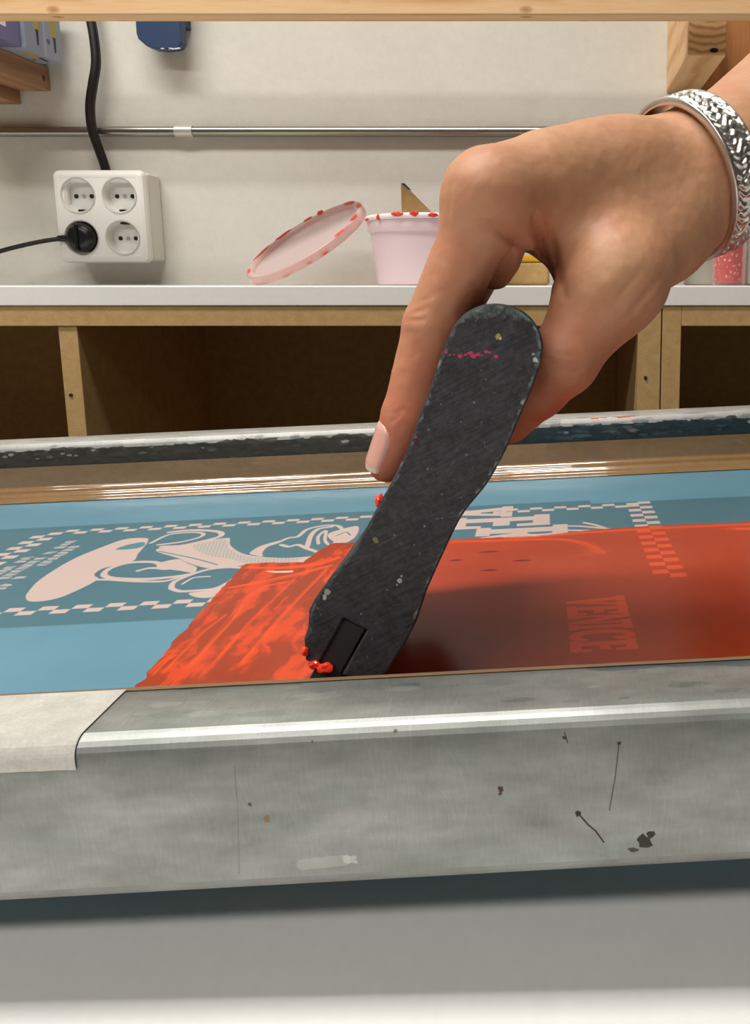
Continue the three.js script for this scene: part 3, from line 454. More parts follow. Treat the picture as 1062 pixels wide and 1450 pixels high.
const BRACELET = { at: [0.0475, 1.037, -0.286], axis: [0.88, 0.33, -0.34], r: [0.0335, 0.0272] };
/*END*/
const bones = (list) => list.map(([a, b]) => { const p = JOINT[a], q = JOINT[b]; return [p[0] / 1000, 1 + p[1] / 1000, p[2] / 1000, q[0] / 1000, 1 + q[1] / 1000, q[2] / 1000, p[3] / 1000, q[3] / 1000]; });
const PALM = bones(PALM_BONES), DIGITS = DIGIT_CHAINS.map((c) => bones(c.slice(1).map((n, i) => [c[i], n])));
function cap(b, x, y, z) {
  const dx = b[3] - b[0], dy = b[4] - b[1], dz = b[5] - b[2], px = x - b[0], py = y - b[1], pz = z - b[2];
  let h = (px * dx + py * dy + pz * dz) / (dx * dx + dy * dy + dz * dz); h = h < 0 ? 0 : h > 1 ? 1 : h;
  const ex = px - h * dx, ey = py - h * dy, ez = pz - h * dz;
  return Math.sqrt(ex * ex + ey * ey + ez * ez) - (b[6] + (b[7] - b[6]) * h);
}
const smin = (a, b, k) => { const e = a > b ? a - b : b - a, m = a < b ? a : b; if (e >= k) return m; const h = (k - e) / k; return m - h * h * k * 0.25; };
const creaseList = CREASES.map(([x0, y0, x1, y1, z, w, d]) => [x0 / 1000, 1 + y0 / 1000, x1 / 1000, 1 + y1 / 1000, z / 1000, w / 1000, d / 1000]);
function handRaw(x, y, z) {
  let palm = 1; for (let i = 0; i < PALM.length; i++) palm = smin(palm, cap(PALM[i], x, y, z), 0.0098);
  let d = palm;
  for (let i = 0; i < 6; i++) { let f = 1; const chain = DIGITS[i]; for (let j = 0; j < chain.length; j++) f = smin(f, cap(chain[j], x, y, z), 0.0022); const m = smin(palm, f, i === 4 ? 0.010 : i === 5 ? 0.003 : 0.006); if (m < d) d = m; }
  return d;
}
function handField(x, y, z) {
  let d = handRaw(x, y, z);
  if (Math.abs(d) < 0.006) {
    for (const c of creaseList) {
      if (Math.abs(z - c[4]) > 0.012) continue;
      const ex = c[2] - c[0], ey = c[3] - c[1], h = clamp(((x - c[0]) * ex + (y - c[1]) * ey) / (ex * ex + ey * ey)), q = ((x - c[0] - h * ex) ** 2 + (y - c[1] - h * ey) ** 2) / (c[5] * c[5]);
      if (q < 6) d += c[6] * Math.exp(-q) * (0.35 + 0.65 * Math.sin(Math.PI * clamp(h, 0.08, 0.92))) ;
    }
    d += 0.00009 * noise(x * 900, y * 900, z * 900) + 0.00016 * noise(x * 260, y * 260, z * 260);
  }
  return d;
}
// surface nets on a grid, skipping blocks far from the skin
function surfaceNets(field, lo, hi, cell) {
  const n = [0, 1, 2].map((k) => Math.ceil((hi[k] - lo[k]) / cell) + 1), [nx, ny, nz] = n, val = new Float32Array(nx * ny * nz).fill(1), id = (i, j, k) => i + nx * (j + ny * k), B = 8;
  for (let k = 0; k < nz; k += B) for (let j = 0; j < ny; j += B) for (let i = 0; i < nx; i += B) {
    const c = handRaw(lo[0] + (i + B / 2) * cell, lo[1] + (j + B / 2) * cell, lo[2] + (k + B / 2) * cell), near = Math.abs(c) < B * cell * 1.25 + 0.002;
    for (let kk = k; kk < Math.min(k + B, nz); kk++) for (let jj = j; jj < Math.min(j + B, ny); jj++) for (let ii = i; ii < Math.min(i + B, nx); ii++) val[id(ii, jj, kk)] = near ? field(lo[0] + ii * cell, lo[1] + jj * cell, lo[2] + kk * cell) : c;
  }
  const pos = [], vid = new Int32Array(nx * ny * nz).fill(-1), idx = [];
  const corner = [[0,0,0],[1,0,0],[0,1,0],[1,1,0],[0,0,1],[1,0,1],[0,1,1],[1,1,1]], edges = [[0,1],[2,3],[4,5],[6,7],[0,2],[1,3],[4,6],[5,7],[0,4],[1,5],[2,6],[3,7]];
  for (let k = 0; k < nz - 1; k++) for (let j = 0; j < ny - 1; j++) for (let i = 0; i < nx - 1; i++) {
    const o = id(i, j, k), v0 = val[o]; if (v0 > 0.004 || v0 < -0.004) continue;
    const v = [v0, val[o + 1], val[o + nx], val[o + nx + 1], val[o + nx * ny], val[o + nx * ny + 1], val[o + nx * ny + nx], val[o + nx * ny + nx + 1]]; let m = 0; for (const q of v) if (q < 0) m++;
    if (m === 0 || m === 8) continue;
    let sx = 0, sy = 0, sz = 0, cnt = 0;
    for (const [a, b] of edges) if ((v[a] < 0) !== (v[b] < 0)) { const t = v[a] / (v[a] - v[b]), A = corner[a], C = corner[b]; sx += A[0] + t * (C[0] - A[0]); sy += A[1] + t * (C[1] - A[1]); sz += A[2] + t * (C[2] - A[2]); cnt++; }
    vid[id(i, j, k)] = pos.length / 3; pos.push(lo[0] + (i + sx / cnt) * cell, lo[1] + (j + sy / cnt) * cell, lo[2] + (k + sz / cnt) * cell);
  }
  const quad = (a, b, c, d, flip) => { if (a < 0 || b < 0 || c < 0 || d < 0) return; flip ? idx.push(a, c, b, a, d, c) : idx.push(a, b, c, a, c, d); };
  for (let k = 1; k < nz - 1; k++) for (let j = 1; j < ny - 1; j++) for (let i = 1; i < nx - 1; i++) {
    const v0 = val[id(i, j, k)], s = v0 < 0; if (v0 > 0.004 || v0 < -0.004) continue;
    if (s !== val[id(i + 1, j, k)] < 0) quad(vid[id(i, j - 1, k - 1)], vid[id(i, j, k - 1)], vid[id(i, j, k)], vid[id(i, j - 1, k)], !s);
    if (s !== val[id(i, j + 1, k)] < 0) quad(vid[id(i - 1, j, k - 1)], vid[id(i, j, k - 1)], vid[id(i, j, k)], vid[id(i - 1, j, k)], s);
    if (s !== val[id(i, j, k + 1)] < 0) quad(vid[id(i - 1, j - 1, k)], vid[id(i, j - 1, k)], vid[id(i, j, k)], vid[id(i - 1, j, k)], !s);
  }
  const nor = new Float32Array(pos.length), e = cell * 0.6;
  for (let i = 0; i < pos.length; i += 3) { const [x, y, z] = [pos[i], pos[i + 1], pos[i + 2]]; const gx = field(x + e, y, z) - field(x - e, y, z), gy = field(x, y + e, z) - field(x, y - e, z), gz = field(x, y, z + e) - field(x, y, z - e), l = Math.hypot(gx, gy, gz) || 1; nor[i] = gx / l; nor[i + 1] = gy / l; nor[i + 2] = gz / l; }
  const g = new THREE.BufferGeometry(); g.setAttribute('position', new THREE.Float32BufferAttribute(pos, 3)); g.setAttribute('normal', new THREE.BufferAttribute(nor, 3)); g.setIndex(idx);
  return g;
}
{
  const person = thing('person', 'bare right forearm and hand gripping the black squeegee', 'person', [0, 1, -0.25]);
  const g = surfaceNets(handField, [-0.068, 0.925, -0.5], [0.3, 1.24, -0.2], 0.00115);
  const p = g.attributes.position, col = new Float32Array(p.count * 3), J = (k) => [JOINT[k][0] / 1000, 1 + JOINT[k][1] / 1000, JOINT[k][2] / 1000];
  const reds = [['It', 0.018, 0.85], ['Id', 0.022, 0.6], ['Tt', 0.02, 1.0], ['Te', 0.02, 0.8], ['Ik', 0.012, 0.35], ['Ip', 0.02, 0.5], ['Ib', 0.016, 0.7], ['Mt', 0.016, 0.6], ['Rt', 0.016, 0.6], ['Pt', 0.016, 0.6], ['Ti', 0.016, 0.4], ['Tm', 0.012, 0.15]].map(([k, r, a]) => [...J(k), r, a]);
  const base = new THREE.Color(0xc8946f), pink = new THREE.Color(0xc06c52), pale = new THREE.Color(0xd0a27c), c = new THREE.Color();
  for (let i = 0; i < p.count; i++) {
    const x = p.getX(i), y = p.getY(i), z = p.getZ(i); let r = 0.1 + 0.5 * fbm(x * 60, y * 60, z * 60, 3);
    for (const q of reds) r += q[4] * Math.exp(-((x - q[0]) ** 2 + (y - q[1]) ** 2 + (z - q[2]) ** 2) / (q[3] * q[3]));
    c.copy(base).lerp(pink, clamp(r)); c.lerp(pale, clamp(0.3 + fbm(x * 140, y * 140, z * 140 + 5, 2)) * 0.4);
    c.multiplyScalar(1 + 0.10 * fbm(x * 700, y * 700, z * 700, 2));
    col[3 * i] = c.r; col[3 * i + 1] = c.g; col[3 * i + 2] = c.b;
  }
  g.setAttribute('color', new THREE.BufferAttribute(col, 3)); g.translate(0, -1, 0.25);
  part('body', g, mat({ vertexColors: true, roughness: 0.52, sheen: 0.15, sheenRoughness: 0.6, sheenColor: new THREE.Color(0xffb090) }), person);
  // index fingernail
  const a = new THREE.Vector3(...J('Id')), b = new THREE.Vector3(...J('It')), ax = b.clone().sub(a).normalize();
  const D = new THREE.Vector3(...NAIL_DIR); D.addScaledVector(ax, -D.dot(ax)).normalize(); const S = ax.clone().cross(D);
  const pos = [], cl = [], idx = [], NU = 22, NV = 26, len = b.distanceTo(a);
  for (let j = 0; j <= NV; j++) for (let i = 0; i <= NU; i++) {
    const v = j / NV, u = i / NU * 2 - 1, w = Math.sqrt(Math.max(0, 1 - Math.pow(Math.max(0, 0.42 - v) / 0.42, 2.4))), half = 0.95 * w + 0.0001;
    const tt = (0.28 + v * 0.98 - 0.06 * u * u * smooth(0.7, 1, v)) * len, ph = u * half, dir = D.clone().multiplyScalar(Math.cos(ph)).addScaledVector(S, Math.sin(ph));
    const o = a.clone().addScaledVector(ax, Math.min(tt, len)); if (tt > len) dir.addScaledVector(ax, (tt - len) / 0.006).normalize();
    let t = 0.02; for (let k = 0; k < 40; k++) { const q = o.clone().addScaledVector(dir, t), d = handRaw(q.x, q.y, q.z); t -= d * 0.8; if (Math.abs(d) < 1e-6) break; }
    const edge = Math.min(1, (1 - Math.abs(u)) * 6) * Math.min(1, v * 8), q = o.addScaledVector(dir, t + 0.0005 * edge - 0.00012 * (1 - edge));
    pos.push(q.x, q.y - 1, q.z + 0.25);
    const rim = smooth(0.86, 0.92, v); c.set(0xe0a898).lerp(new THREE.Color(0xf0dcc8), rim).lerp(new THREE.Color(0xe8c4b4), smooth(0.25, 0, v) * 0.6); cl.push(c.r, c.g, c.b);
  }
  for (let j = 0; j < NV; j++) for (let i = 0; i < NU; i++) { const q = j * (NU + 1) + i; idx.push(q, q + 1, q + NU + 1, q + 1, q + NU + 2, q + NU + 1); }
  const ng = new THREE.BufferGeometry(); ng.setAttribute('position', new THREE.Float32BufferAttribute(pos, 3)); ng.setAttribute('color', new THREE.Float32BufferAttribute(cl, 3)); ng.setIndex(idx); ng.computeVertexNormals();
  part('fingernail', ng, mat({ vertexColors: true, roughness: 0.28, clearcoat: 0.4, clearcoatRoughness: 0.2, side: THREE.DoubleSide }), person, 'unpainted index fingernail');
}
// silver cuff on the wrist
{
  const t = thing('bracelet', 'engraved silver bangle worn on the wrist', 'bracelet', BRACELET.at);
  const n = new THREE.Vector3(...BRACELET.axis).normalize(), e1 = new THREE.Vector3(0, 1, 0).addScaledVector(n, -n.y).normalize(), e2 = n.clone().cross(e1);
  const pos = [], idx = [], NA = 720, W = 0.0118, TH = 0.0022, NW = 30, ring = [];
  for (let k = 0; k <= NW; k++) ring.push([k / NW - 0.5, 1]); ring.push([0.5, 0]); for (let k = NW; k >= 0; k -= 3) ring.push([k / NW - 0.5, 0]);
  const M = ring.length;
  for (let i = 0; i < NA; i++) {
    const a = i / NA * Math.PI * 2, ca = Math.cos(a), sa = Math.sin(a), rx = BRACELET.r[0], ry = BRACELET.r[1];
    for (const [s, out] of ring) {
      let h = out * TH;
      if (out) {
        const q = Math.abs(s) * 2, rail = Math.exp(-(((q - 0.86) / 0.1) ** 2)), ang = a * 0.03 * 1000, v = s * W * 1000;
        const scroll = Math.sin(ang * 1.25 + 2.2 * Math.sin(v * 0.9)) * Math.cos(v * 0.75 + 1.6 * Math.sin(ang * 0.62));
        h += 0.00042 * rail + (q < 0.74 ? 0.0004 * Math.tanh(2.4 * scroll) + 0.00026 * fbm(ang * 0.9, v * 0.9, 3, 3) + 0.0002 * Math.exp(-((q / 0.16) ** 2)) : 0) - 0.0007 * Math.max(0, (q - 0.94) / 0.06);
      }
      const P = e1.clone().multiplyScalar((ry + h) * ca).addScaledVector(e2, (rx + h) * sa).addScaledVector(n, s * W);
      pos.push(P.x, P.y, P.z);
    }
  }
  for (let i = 0; i < NA; i++) for (let j = 0; j < M; j++) { const a = i * M + j, b = i * M + (j + 1) % M, c2 = ((i + 1) % NA) * M + j, d = ((i + 1) % NA) * M + (j + 1) % M; idx.push(a, b, c2, b, d, c2); }
  const g = new THREE.BufferGeometry(); g.setAttribute('position', new THREE.Float32BufferAttribute(pos, 3)); g.setIndex(idx);
  g.computeVertexNormals();
  part('band', g, mat({ color: 0xd6d2cc, roughness: 0.32, metalness: 0.95 }), t);
}

// ------------------------------------------------------------------ wall: conduit, socket block, cables
{
  const t = thing('conduit', 'thin metal conduit running along the wall above the sockets', 'conduit', [0, 1.1865, -0.9935]);
  part('pipe', new THREE.CylinderGeometry(0.0062, 0.0062, 3.6, 24).rotateZ(Math.PI / 2), steelMat, t);
  part('coupling', new THREE.CylinderGeometry(0.0072, 0.0072, 0.022, 24).rotateZ(Math.PI / 2).translate(-0.467, 0, 0), mat({ color: 0xcfcbc2, roughness: 0.4, metalness: 0.6 }), t);
  const ink = mat({ color: 0x38342f, roughness: 0.7 });
  // worn factory print: short dark dashes along the pipe
  const dash = []; for (let i = 0; i < 15; i++) { const w = rr(0.0015, 0.0042); dash.push(new THREE.CylinderGeometry(0.00628, 0.00628, w, 6, 1, true, Math.PI * 0.62, 0.45).rotateZ(Math.PI / 2).translate(-0.082 + i * 0.0056, 0, 0)); }
  part('print_marks', mergeGeometries(dash), ink, t, 'worn dark factory print');
}
{
  const sx = -0.5605, sy = 1.0795, W = 0.1115, H = 0.1115;
  const t = thing('socket_block', 'white four-way wall socket block below the conduit', 'socket', [sx, sy, -1.013]);
  part('back_box', box(-W / 2 + 0.004, -H / 2 + 0.003, 0.0132, W / 2 - 0.001, H / 2 - 0.002, 0.043, 0.003), insertMat, t);
  // faceplate with a sloping rim, four round openings
  const rect = (w, h, r) => { const s = new THREE.Shape(); s.moveTo(-w + r, -h); s.lineTo(w - r, -h); s.quadraticCurveTo(w, -h, w, -h + r); s.lineTo(w, h - r); s.quadraticCurveTo(w, h, w - r, h); s.lineTo(-w + r, h); s.quadraticCurveTo(-w, h, -w, h - r); s.lineTo(-w, -h + r); s.quadraticCurveTo(-w, -h, -w + r, -h); return s; };
  const C = [[-0.0252, 0.0255], [0.0252, 0.0255], [-0.0252, -0.0255], [0.0252, -0.0255]], R = 0.0195;
  const flat = rect(W / 2 - 0.0085, H / 2 - 0.0085, 0.001); for (const [x, y] of C) { const h = new THREE.Path(); h.absarc(x, y, R, 0, Math.PI * 2, true); flat.holes.push(h); }
  const rim = rect(W / 2 - 0.006, H / 2 - 0.006, 0.002), inner = new THREE.Path(), q = W / 2 - 0.0086; inner.moveTo(-q, -q); inner.lineTo(-q, q); inner.lineTo(q, q); inner.lineTo(q, -q); inner.closePath(); rim.holes.push(inner);
  part('faceplate', new THREE.ExtrudeGeometry(flat, { depth: 0.0125, bevelEnabled: false, curveSegments: 40 }).translate(0, 0, 0.0435), whitePlastic, t);
  part('faceplate_rim', new THREE.ExtrudeGeometry(rim, { depth: 0.005, bevelEnabled: true, bevelThickness: 0.0052, bevelSize: 0.006, bevelSegments: 2 }).translate(0, 0, 0.0462), whitePlastic, t);
  C.forEach(([x, y], i) => {
    const cup = part('socket_insert', new THREE.LatheGeometry([[0.0001, 0], [0.0188, 0], [0.0193, 0.0006], [0.0196, 0.0125], [0.0212, 0.0135]].map(([a, b]) => new THREE.Vector2(a, b)), 48).rotateX(Math.PI / 2).translate(x, y, 0.0438), mat({ color: 0xdedcd5, roughness: 0.38, side: THREE.DoubleSide }), t);
    if (i === 2) return;
    for (const dx of [-0.0095, 0.0095]) part('pin_hole', new THREE.CylinderGeometry(0.0026, 0.0026, 0.0006, 20).rotateX(Math.PI / 2).translate(x + dx, y, 0.0441), holeMat, cup);
    part('screw', new THREE.CylinderGeometry(0.0024, 0.0024, 0.0006, 20).rotateX(Math.PI / 2).translate(x, y, 0.0441), greyPlastic, cup);
    for (const k of [-1, 1]) part('earth_clip', box(x - 0.0036, y + k * 0.0178 - 0.0013, 0.0436, x + 0.0036, y + k * 0.0178 + 0.0013, 0.053, 0.0006), clipMat, cup);
  });
  const px = sx + C[2][0], py = sy + C[2][1];
  const pl = thing('power_plug', 'black round plug pushed into the lower socket with its lead', 'plug', [px, py, -1.013]);
  part('plug_body', new THREE.LatheGeometry([[0.0001, 0.066], [0.009, 0.066], [0.0135, 0.0645], [0.0172, 0.0605], [0.0182, 0.056], [0.0184, 0.0445], [0.0001, 0.0443]].map(([a, b]) => new THREE.Vector2(a, b)), 48).rotateX(Math.PI / 2), mat({ color: 0x131215, roughness: 0.32, side: THREE.DoubleSide }), pl);
  part('grip_rib', box(-0.0018, -0.016, 0.062, 0.0018, 0.016, 0.0685, 0.0012), blackPlastic, pl);
  part('strain_relief', new THREE.CylinderGeometry(0.0036, 0.0046, 0.012, 16).rotateZ(Math.PI / 2).translate(-0.021, -0.001, 0.059), blackPlastic, pl);
  part('cord', tubeAlong([[-0.02, -0.001, 0.059], [-0.035, -0.003, 0.063], [-0.06, -0.0085, 0.068], [-0.095, -0.018, 0.072], [-0.14, -0.034, 0.074], [-0.22, -0.0545, 0.07], [-0.5, -0.0535, 0.055]], 0.0027, 80, 12), cableMat, pl);
  const cb = thing('power_cable', 'thick black cable coming down the wall into the socket block', 'cable', [-0.5645, 1.135, -0.984]);
  part('cable_sheath', tubeAlong([[0.0, -0.006, 0], [-0.0005, 0.006, 0], [-0.006, 0.03, 0.002], [-0.0105, 0.052, 0.004], [-0.011, 0.08, 0.003], [-0.006, 0.105, 0.002], [-0.0005, 0.13, 0.001], [-0.001, 0.16, 0], [-0.004, 0.185, -0.001], [-0.008, 0.24, -0.003], [-0.01, 0.42, -0.004]], 0.0055, 120, 14), cableMat, cb);
}
// ------------------------------------------------------------------ shelf above: pine rail and bracket arms
{
  const t = thing('wall_shelf', 'pine shelf frame of a long front rail on bracket arms', 'shelf', [0, 0, 0]);
  part('front_rail', box(-1.3, 1.2545, -0.8, 1.2, 1.345, -0.78, 0.0015, 'x', 0.2, 0.31), pineMat, t, 'long honey-coloured pine rail');
  const arm = part('bracket_arm', box(0.1355, 1.2345, -0.999, 0.176, 1.33, -0.842, 0.001, 'z'), pineMat, t, 'pine arm with growth rings on its end');
  part('end_grain', metricUV(new THREE.BoxGeometry(0.039, 0.094, 0.0006).translate(0.15575, 1.28225, -0.8418)), (() => { const m = endGrainMat.clone(); m.map = grainTex.clone(); m.map.repeat.set(14, 14); m.map.offset.set(0.3, 0.2); return m; })(), arm);
  part('screw_hole', new THREE.CylinderGeometry(0.0045, 0.0045, 0.0008, 20).rotateX(Math.PI / 2).scale(1, 0.5, 1).translate(0.163, 1.2395, -0.8413), holeMat, arm);
  part('bracket_arm', box(-0.672, 1.236, -0.999, -0.634, 1.2635, -0.802, 0.001, 'z', 0.4, 0.1), oldWoodMat, t, 'brown wooden arm');
  part('knot', new THREE.SphereGeometry(0.004, 12, 8).scale(0.15, 1, 0.6).translate(-0.6339, 1.249, -0.988), mat({ color: 0x5a3820, roughness: 0.7 }), t);
  part('batten', box(-0.73, 1.22, -0.999, -0.6725, 1.25, -0.9, 0.001, 'x', 0.1, 0.6), oldWoodMat, t);
}
{
  const t = thing('wood_plank', 'dark varnished wooden plank fixed to the wall beside the bracket', 'plank', [0, 0, 0]);
  part('plank_board', box(0.1765, 1.2, -0.999, 0.42, 1.6, -0.975, 0.001, 'y', 0.3, 0.2), plankMat, t);
}
// packages on the left arm
{
  const [c, g] = canvas(512, 512); g.fillStyle = '#8e95a8'; g.fillRect(0, 0, 512, 512);
  g.fillStyle = '#a9aeb8'; g.fillRect(250, 0, 30, 512); g.fillStyle = '#98a0b2'; g.fillRect(280, 0, 232, 512);
  g.fillStyle = '#b5a64a'; for (const x of [110, 350]) { g.beginPath(); g.moveTo(x, 150); g.lineTo(x + 110, 150); g.lineTo(x + 85, 330); g.lineTo(x + 25, 330); g.fill(); }
  g.fillStyle = '#26242c'; for (const x of [150, 390]) { g.beginPath(); g.moveTo(x, 322); g.lineTo(x + 40, 322); g.lineTo(x + 34, 440); g.lineTo(x + 10, 456); g.fill(); }
  g.fillStyle = '#4d5878'; g.beginPath(); g.arc(320, 380, 24, 0, 7); g.fill();
  const m = mat({ map: tex(c), roughness: 0.4 });
  const t = thing('tool_package', 'grey-blue retail package with yellow tool prints on the wooden arm', 'package', [-0.636, 1.2638, -0.948]);
  const b = new THREE.BoxGeometry(0.064, 0.07, 0.066).translate(0, 0.035, 0); part('package_box', b, m, t);
  const [c2, g2] = canvas(256, 256); g2.fillStyle = '#6e6c98'; g2.fillRect(0, 0, 256, 256); g2.fillStyle = '#e8e6e2'; g2.fillRect(30, 90, 170, 110); g2.fillStyle = '#55535c'; let s0 = seed; for (let x = 42; x < 186; x += rr(4, 9)) g2.fillRect(x, 100, rr(1.5, 4), 74); seed = s0;
  const t2 = thing('tool_package', 'violet-blue retail package with a white barcode on the wooden arm', 'package', [-0.638, 1.2638, -0.863]);
  part('package_box', new THREE.BoxGeometry(0.06, 0.066, 0.1).translate(0, 0.033, 0), mat({ map: tex(c2), roughness: 0.45 }), t2);
}
// blue scraper hanging on the wall
{
  const t = thing('blue_scraper', 'blue plastic scraper with a chipped white edge hanging on the wall', 'scraper', [-0.4785, 1.277, -0.97]);
  const s = smoothShape([[-0.0255, 0.09], [-0.0262, 0.018], [-0.0245, 0.0125], [-0.016, 0.005], [-0.008, 0.0022], [0.004, 0.0012], [0.016, 0.002], [0.0225, 0.004], [0.0255, 0.009], [0.0258, 0.09]]);
  part('blade', new THREE.ExtrudeGeometry(s, { depth: 0.012, bevelEnabled: true, bevelSize: 0.001, bevelThickness: 0.001, bevelSegments: 2 }).translate(0, 0, -0.012), mat({ color: 0x18365c, roughness: 0.35 }), t);
  part('handle', box(-0.004, 0.03, -0.03, 0.0255, 0.09, -0.0135, 0.002), mat({ color: 0x122a45, roughness: 0.4 }), t);
  const chips = []; for (let i = 0; i < 12; i++) chips.push(new THREE.IcosahedronGeometry(rr(0.0007, 0.0016), 0).scale(1.6, 0.8, 1).translate(0.002 + i * 0.0018, 0.001 + rr(-0.0006, 0.0008), rr(-0.003, 0.001)));
  part('worn_edge', mergeGeometries(chips), mat({ color: 0xd9dad8, roughness: 0.6 }), t, 'white chipped lower edge');
}
// ------------------------------------------------------------------ things standing on the worktop
const TOPY = 0.9965;
const red = mat({ color: 0xe0392a, roughness: 0.3 });
{
  const CX = -0.138, CZ = -0.87, R1 = 0.074, R0 = 0.064, H = 0.0745;
  const t = thing('ink_tub', 'pale pink plastic ink tub with a red-smeared rim', 'tub', [CX, TOPY, CZ]);
  const prof = [[0.0001, 0], [R0 - 0.002, 0], [R0, 0.002], [R0 + (R1 - 0.003 - R0) * 0.8, 0.056], [R1 - 0.0015, 0.058], [R1 - 0.001, 0.069]];
  part('tub_body', new THREE.LatheGeometry([...prof, [R1 - 0.0028, 0.069], [R1 - 0.005, 0.056], [R0 - 0.002, 0.004], [0.0001, 0.003]].map(([a, b]) => new THREE.Vector2(a, b)), 72), mat({ color: 0xf3dfe3, roughness: 0.42, transmission: 0.25, thickness: 0, side: THREE.DoubleSide }), t);
  part('rim', new THREE.TorusGeometry(R1 - 0.0008, 0.0022, 12, 80).rotateX(Math.PI / 2).scale(1, 1.3, 1).translate(0, 0.0712, 0), mat({ color: 0xf5e9e8, roughness: 0.35 }), t, 'white rim');
  part('ink_fill', new THREE.CylinderGeometry(R1 - 0.006, R0 - 0.001, 0.04, 48).translate(0, 0.0235, 0), mat({ color: 0xf1dade, roughness: 0.4 }), t);
  for (const [a, w, dy, r] of [[3.05, 0.10, 0.001, 0.0022], [3.6, 0.2, -0.0012, 0.0015], [4.0, 0.05, -0.0005, 0.003], [4.35, 0.16, 0.0014, 0.0026], [4.6, 0.1, 0.0016, 0.003], [4.85, 0.12, 0, 0.0024], [5.2, 0.2, 0.001, 0.002]]) { const g = new THREE.IcosahedronGeometry(1, 3); const p = g.attributes.position; for (let i = 0; i < p.count; i++) { const k = 1 + 0.3 * noise(p.getX(i) * 2 + a * 5, p.getY(i) * 2, p.getZ(i) * 2); p.setXYZ(i, p.getX(i) * k * r, p.getY(i) * k * r, p.getZ(i) * k * w * R1 * 0.6); } g.computeVertexNormals(); g.rotateY(0).translate(R1 + 0.0004, 0.0712 + dy, 0).rotateY(a); part('ink_smear', g, red, t); }
  const st = thing('card_scraper', 'brown triangular card scraper with a dark tip sticking out of the tub', 'scraper', [CX - 0.036, TOPY + 0.02, CZ]);
  part('card', new THREE.ExtrudeGeometry(smoothShape([[0, 0], [0.0005, 0.05], [0.0008, 0.0905], [0.004, 0.0905], [0.036, 0.058], [0.06, 0.03], [0.06, 0]]), { depth: 0.003, bevelEnabled: false }), mdfMat, st);
  part('tip', new THREE.ExtrudeGeometry(smoothShape([[0.0004, 0.0915], [0.0045, 0.0915], [0.0115, 0.0845], [0.009, 0.0845], [0.004, 0.089]]), { depth: 0.0036, bevelEnabled: false }).translate(0, 0, -0.0003), mat({ color: 0x3c4650, roughness: 0.6 }), st);
  // lid leaning on the tub
  const lid = thing('tub_lid', 'translucent round lid smeared with red ink leaning on the tub', 'lid', [-0.282, TOPY + 0.0498, -0.868]);
  const LR = 0.0745;
  const nrm = new THREE.Vector3(-0.42, 0.8, 0.42).normalize(); lid.quaternion.setFromUnitVectors(new THREE.Vector3(0, 1, 0), nrm);
  const clear = mat({ color: 0xf3e4e2, roughness: 0.35, transmission: 0.72, thickness: 0, side: THREE.DoubleSide });
  part('lid_disc', new THREE.CylinderGeometry(LR - 0.008, LR - 0.008, 0.0012, 72).translate(0, -0.003, 0), clear, lid);
  part('lid_rim', new THREE.LatheGeometry([[LR - 0.0085, -0.003], [LR - 0.0075, 0.002], [LR - 0.004, 0.003], [LR, 0.002], [LR + 0.0003, -0.006], [LR - 0.0015, -0.006], [LR - 0.002, 0.0005], [LR - 0.006, 0.0005], [LR - 0.0072, -0.003]].map(([a, b]) => new THREE.Vector2(a, b)), 90), mat({ color: 0xf3d8d3, roughness: 0.3, transmission: 0.55, thickness: 0, side: THREE.DoubleSide }), lid, 'pinkish raised rim');
  const smear = (a, w, r, hgt, y) => { const g = new THREE.IcosahedronGeometry(1, 3), p = g.attributes.position; for (let i = 0; i < p.count; i++) { const k = 1 + 0.4 * noise(p.getX(i) * 2 + a * 9, p.getY(i) * 2, p.getZ(i) * 2); p.setXYZ(i, p.getX(i) * k * r, p.getY(i) * k * hgt, p.getZ(i) * k * w); } g.computeVertexNormals(); part('ink_smear', g.translate(LR - 0.004, y, 0).rotateY(a), red, lid, 'red ink smear'); };
  for (const [a, w, r, h, y] of [[0.25, 0.009, 0.003, 0.0012, 0.0026], [0.75, 0.012, 0.0035, 0.0012, 0.0026], [1.45, 0.004, 0.004, 0.0022, 0.003], [1.7, 0.006, 0.003, 0.001, 0.003], [2.2, 0.012, 0.003, 0.001, 0.0028], [2.7, 0.016, 0.0025, 0.0008, 0.0028], [3.4, 0.01, 0.002, 0.0008, 0.0026], [4.1, 0.006, 0.0045, 0.0012, -0.005], [4.55, 0.008, 0.0045, 0.0012, -0.005], [4.95, 0.004, 0.005, 0.0018, -0.004], [5.2, 0.006, 0.005, 0.002, -0.0045], [5.6, 0.014, 0.003, 0.001, 0.002], [6.0, 0.008, 0.003, 0.0012, 0.0028]]) smear(a, w, r, h, y);
}
{
  const t = thing('sponge', 'beige cork-like sponge with a yellow top on the worktop behind the hand', 'sponge', [-0.03, TOPY, -0.9]);
  part('sponge_body', box(-0.035, 0, -0.02, 0.02, 0.026, 0.02, 0.004), mat({ map: mdfTex, roughness: 0.95 }), t);
  part('scouring_layer', box(-0.035, 0.0262, -0.02, 0.02, 0.034, 0.02, 0.003), mat({ color: 0xd9a92c, roughness: 0.9 }), t, 'yellow upper layer');
}
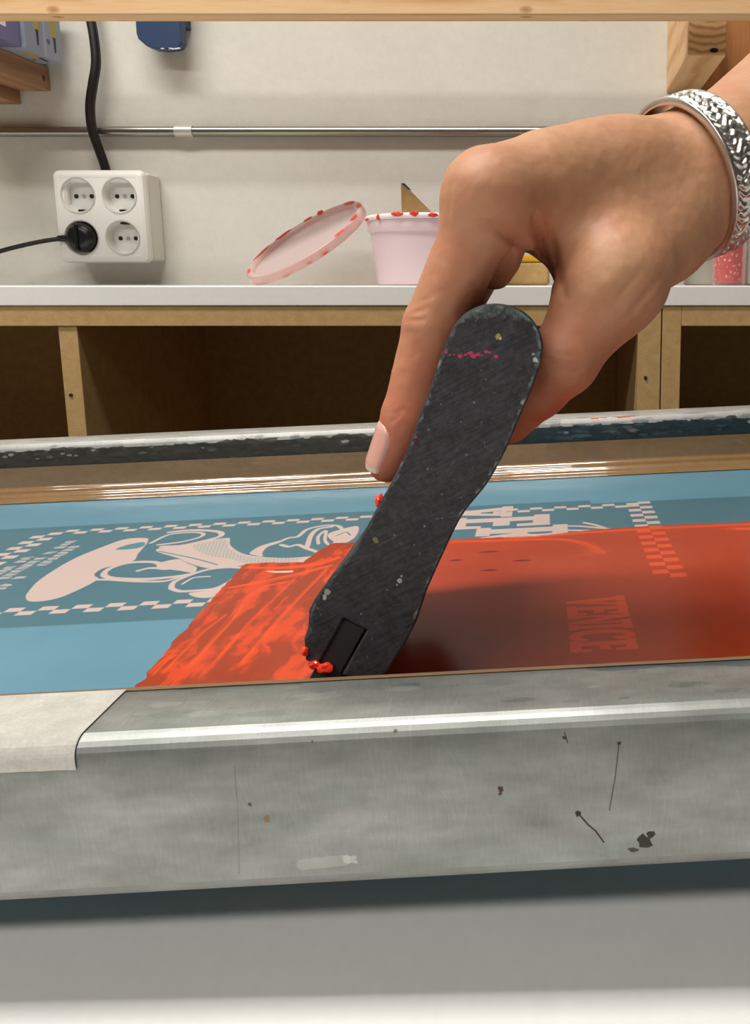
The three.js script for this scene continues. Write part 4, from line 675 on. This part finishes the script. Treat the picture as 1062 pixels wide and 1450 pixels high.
{
  const t = thing('stained_jar', 'clear plastic jar splashed inside with red ink and white bubbles', 'jar', [0.188, TOPY, -0.85]);
  const [c, g] = canvas(512, 512); g.fillStyle = '#c9241c'; g.fillRect(0, 0, 512, 512); let s0 = seed; seed = 99;
  for (let i = 0; i < 130; i++) { g.fillStyle = ['#f3d6cf', '#ee9a8c', '#f7efe9', '#b8201c'][i % 4]; g.globalAlpha = rr(0.5, 0.95); g.beginPath(); g.ellipse(rnd() * 512, 120 + rnd() * 392, rr(4, 15), rr(3, 11), rnd() * 3, 0, 7); g.fill(); }
  g.globalAlpha = 0.8; for (let i = 0; i < 40; i++) { g.strokeStyle = ['#f2dcd6', '#e27a70', '#f6e8e4'][i % 3]; g.lineWidth = rr(2, 9); const x = rnd() * 512; g.beginPath(); g.moveTo(x, rr(-20, 40)); g.quadraticCurveTo(x + rr(-40, 40), rr(40, 90), x + rr(-50, 50), rr(90, 190)); g.stroke(); } g.globalAlpha = 1; seed = s0;
  const byHeight = (gg) => { const p = gg.attributes.position, u = gg.attributes.uv; for (let i = 0; i < p.count; i++) u.setXY(i, u.getX(i) * 1.4, p.getY(i) / 0.075); return gg; };
  part('ink_coating', byHeight(new THREE.LatheGeometry([[0.0001, 0.0015], [0.0145, 0.0015], [0.0165, 0.005], [0.0165, 0.066], [0.0155, 0.066], [0.0155, 0.005]].map(([a, b]) => new THREE.Vector2(a, b)), 48)), mat({ map: tex(c), roughness: 0.4, side: THREE.DoubleSide }), t, 'red ink coating with white bubbles');
  part('jar_wall', new THREE.LatheGeometry([[0.0001, 0], [0.0165, 0], [0.018, 0.002], [0.018, 0.075], [0.0174, 0.075], [0.0174, 0.002]].map(([a, b]) => new THREE.Vector2(a, b)), 48), mat({ color: 0xffffff, roughness: 0.08, transmission: 0.95, thickness: 0, side: THREE.DoubleSide }), t);
  const t2 = thing('plastic_tub', 'frosted grey plastic tub standing behind the red-splashed jar', 'tub', [0.185, TOPY, -0.935]);
  part('tub_wall', new THREE.LatheGeometry([[0.0001, 0], [0.03, 0], [0.032, 0.002], [0.036, 0.085], [0.037, 0.088], [0.0345, 0.088], [0.031, 0.003], [0.0001, 0.0025]].map(([a, b]) => new THREE.Vector2(a, b)), 56), mat({ color: 0xb9b3a6, roughness: 0.5, side: THREE.DoubleSide }), t2);
  const t3 = thing('white_bottle', 'white plastic bottle standing right of the red-splashed jar', 'bottle', [0.2345, TOPY, -0.86]);
  part('bottle_body', new THREE.LatheGeometry([[0.0001, 0], [0.022, 0], [0.0245, 0.003], [0.0245, 0.09], [0.02, 0.105], [0.01, 0.115], [0.01, 0.125], [0.0001, 0.125]].map(([a, b]) => new THREE.Vector2(a, b)), 48), whitePlastic, t3);
}
renderer.render(scene, camera);
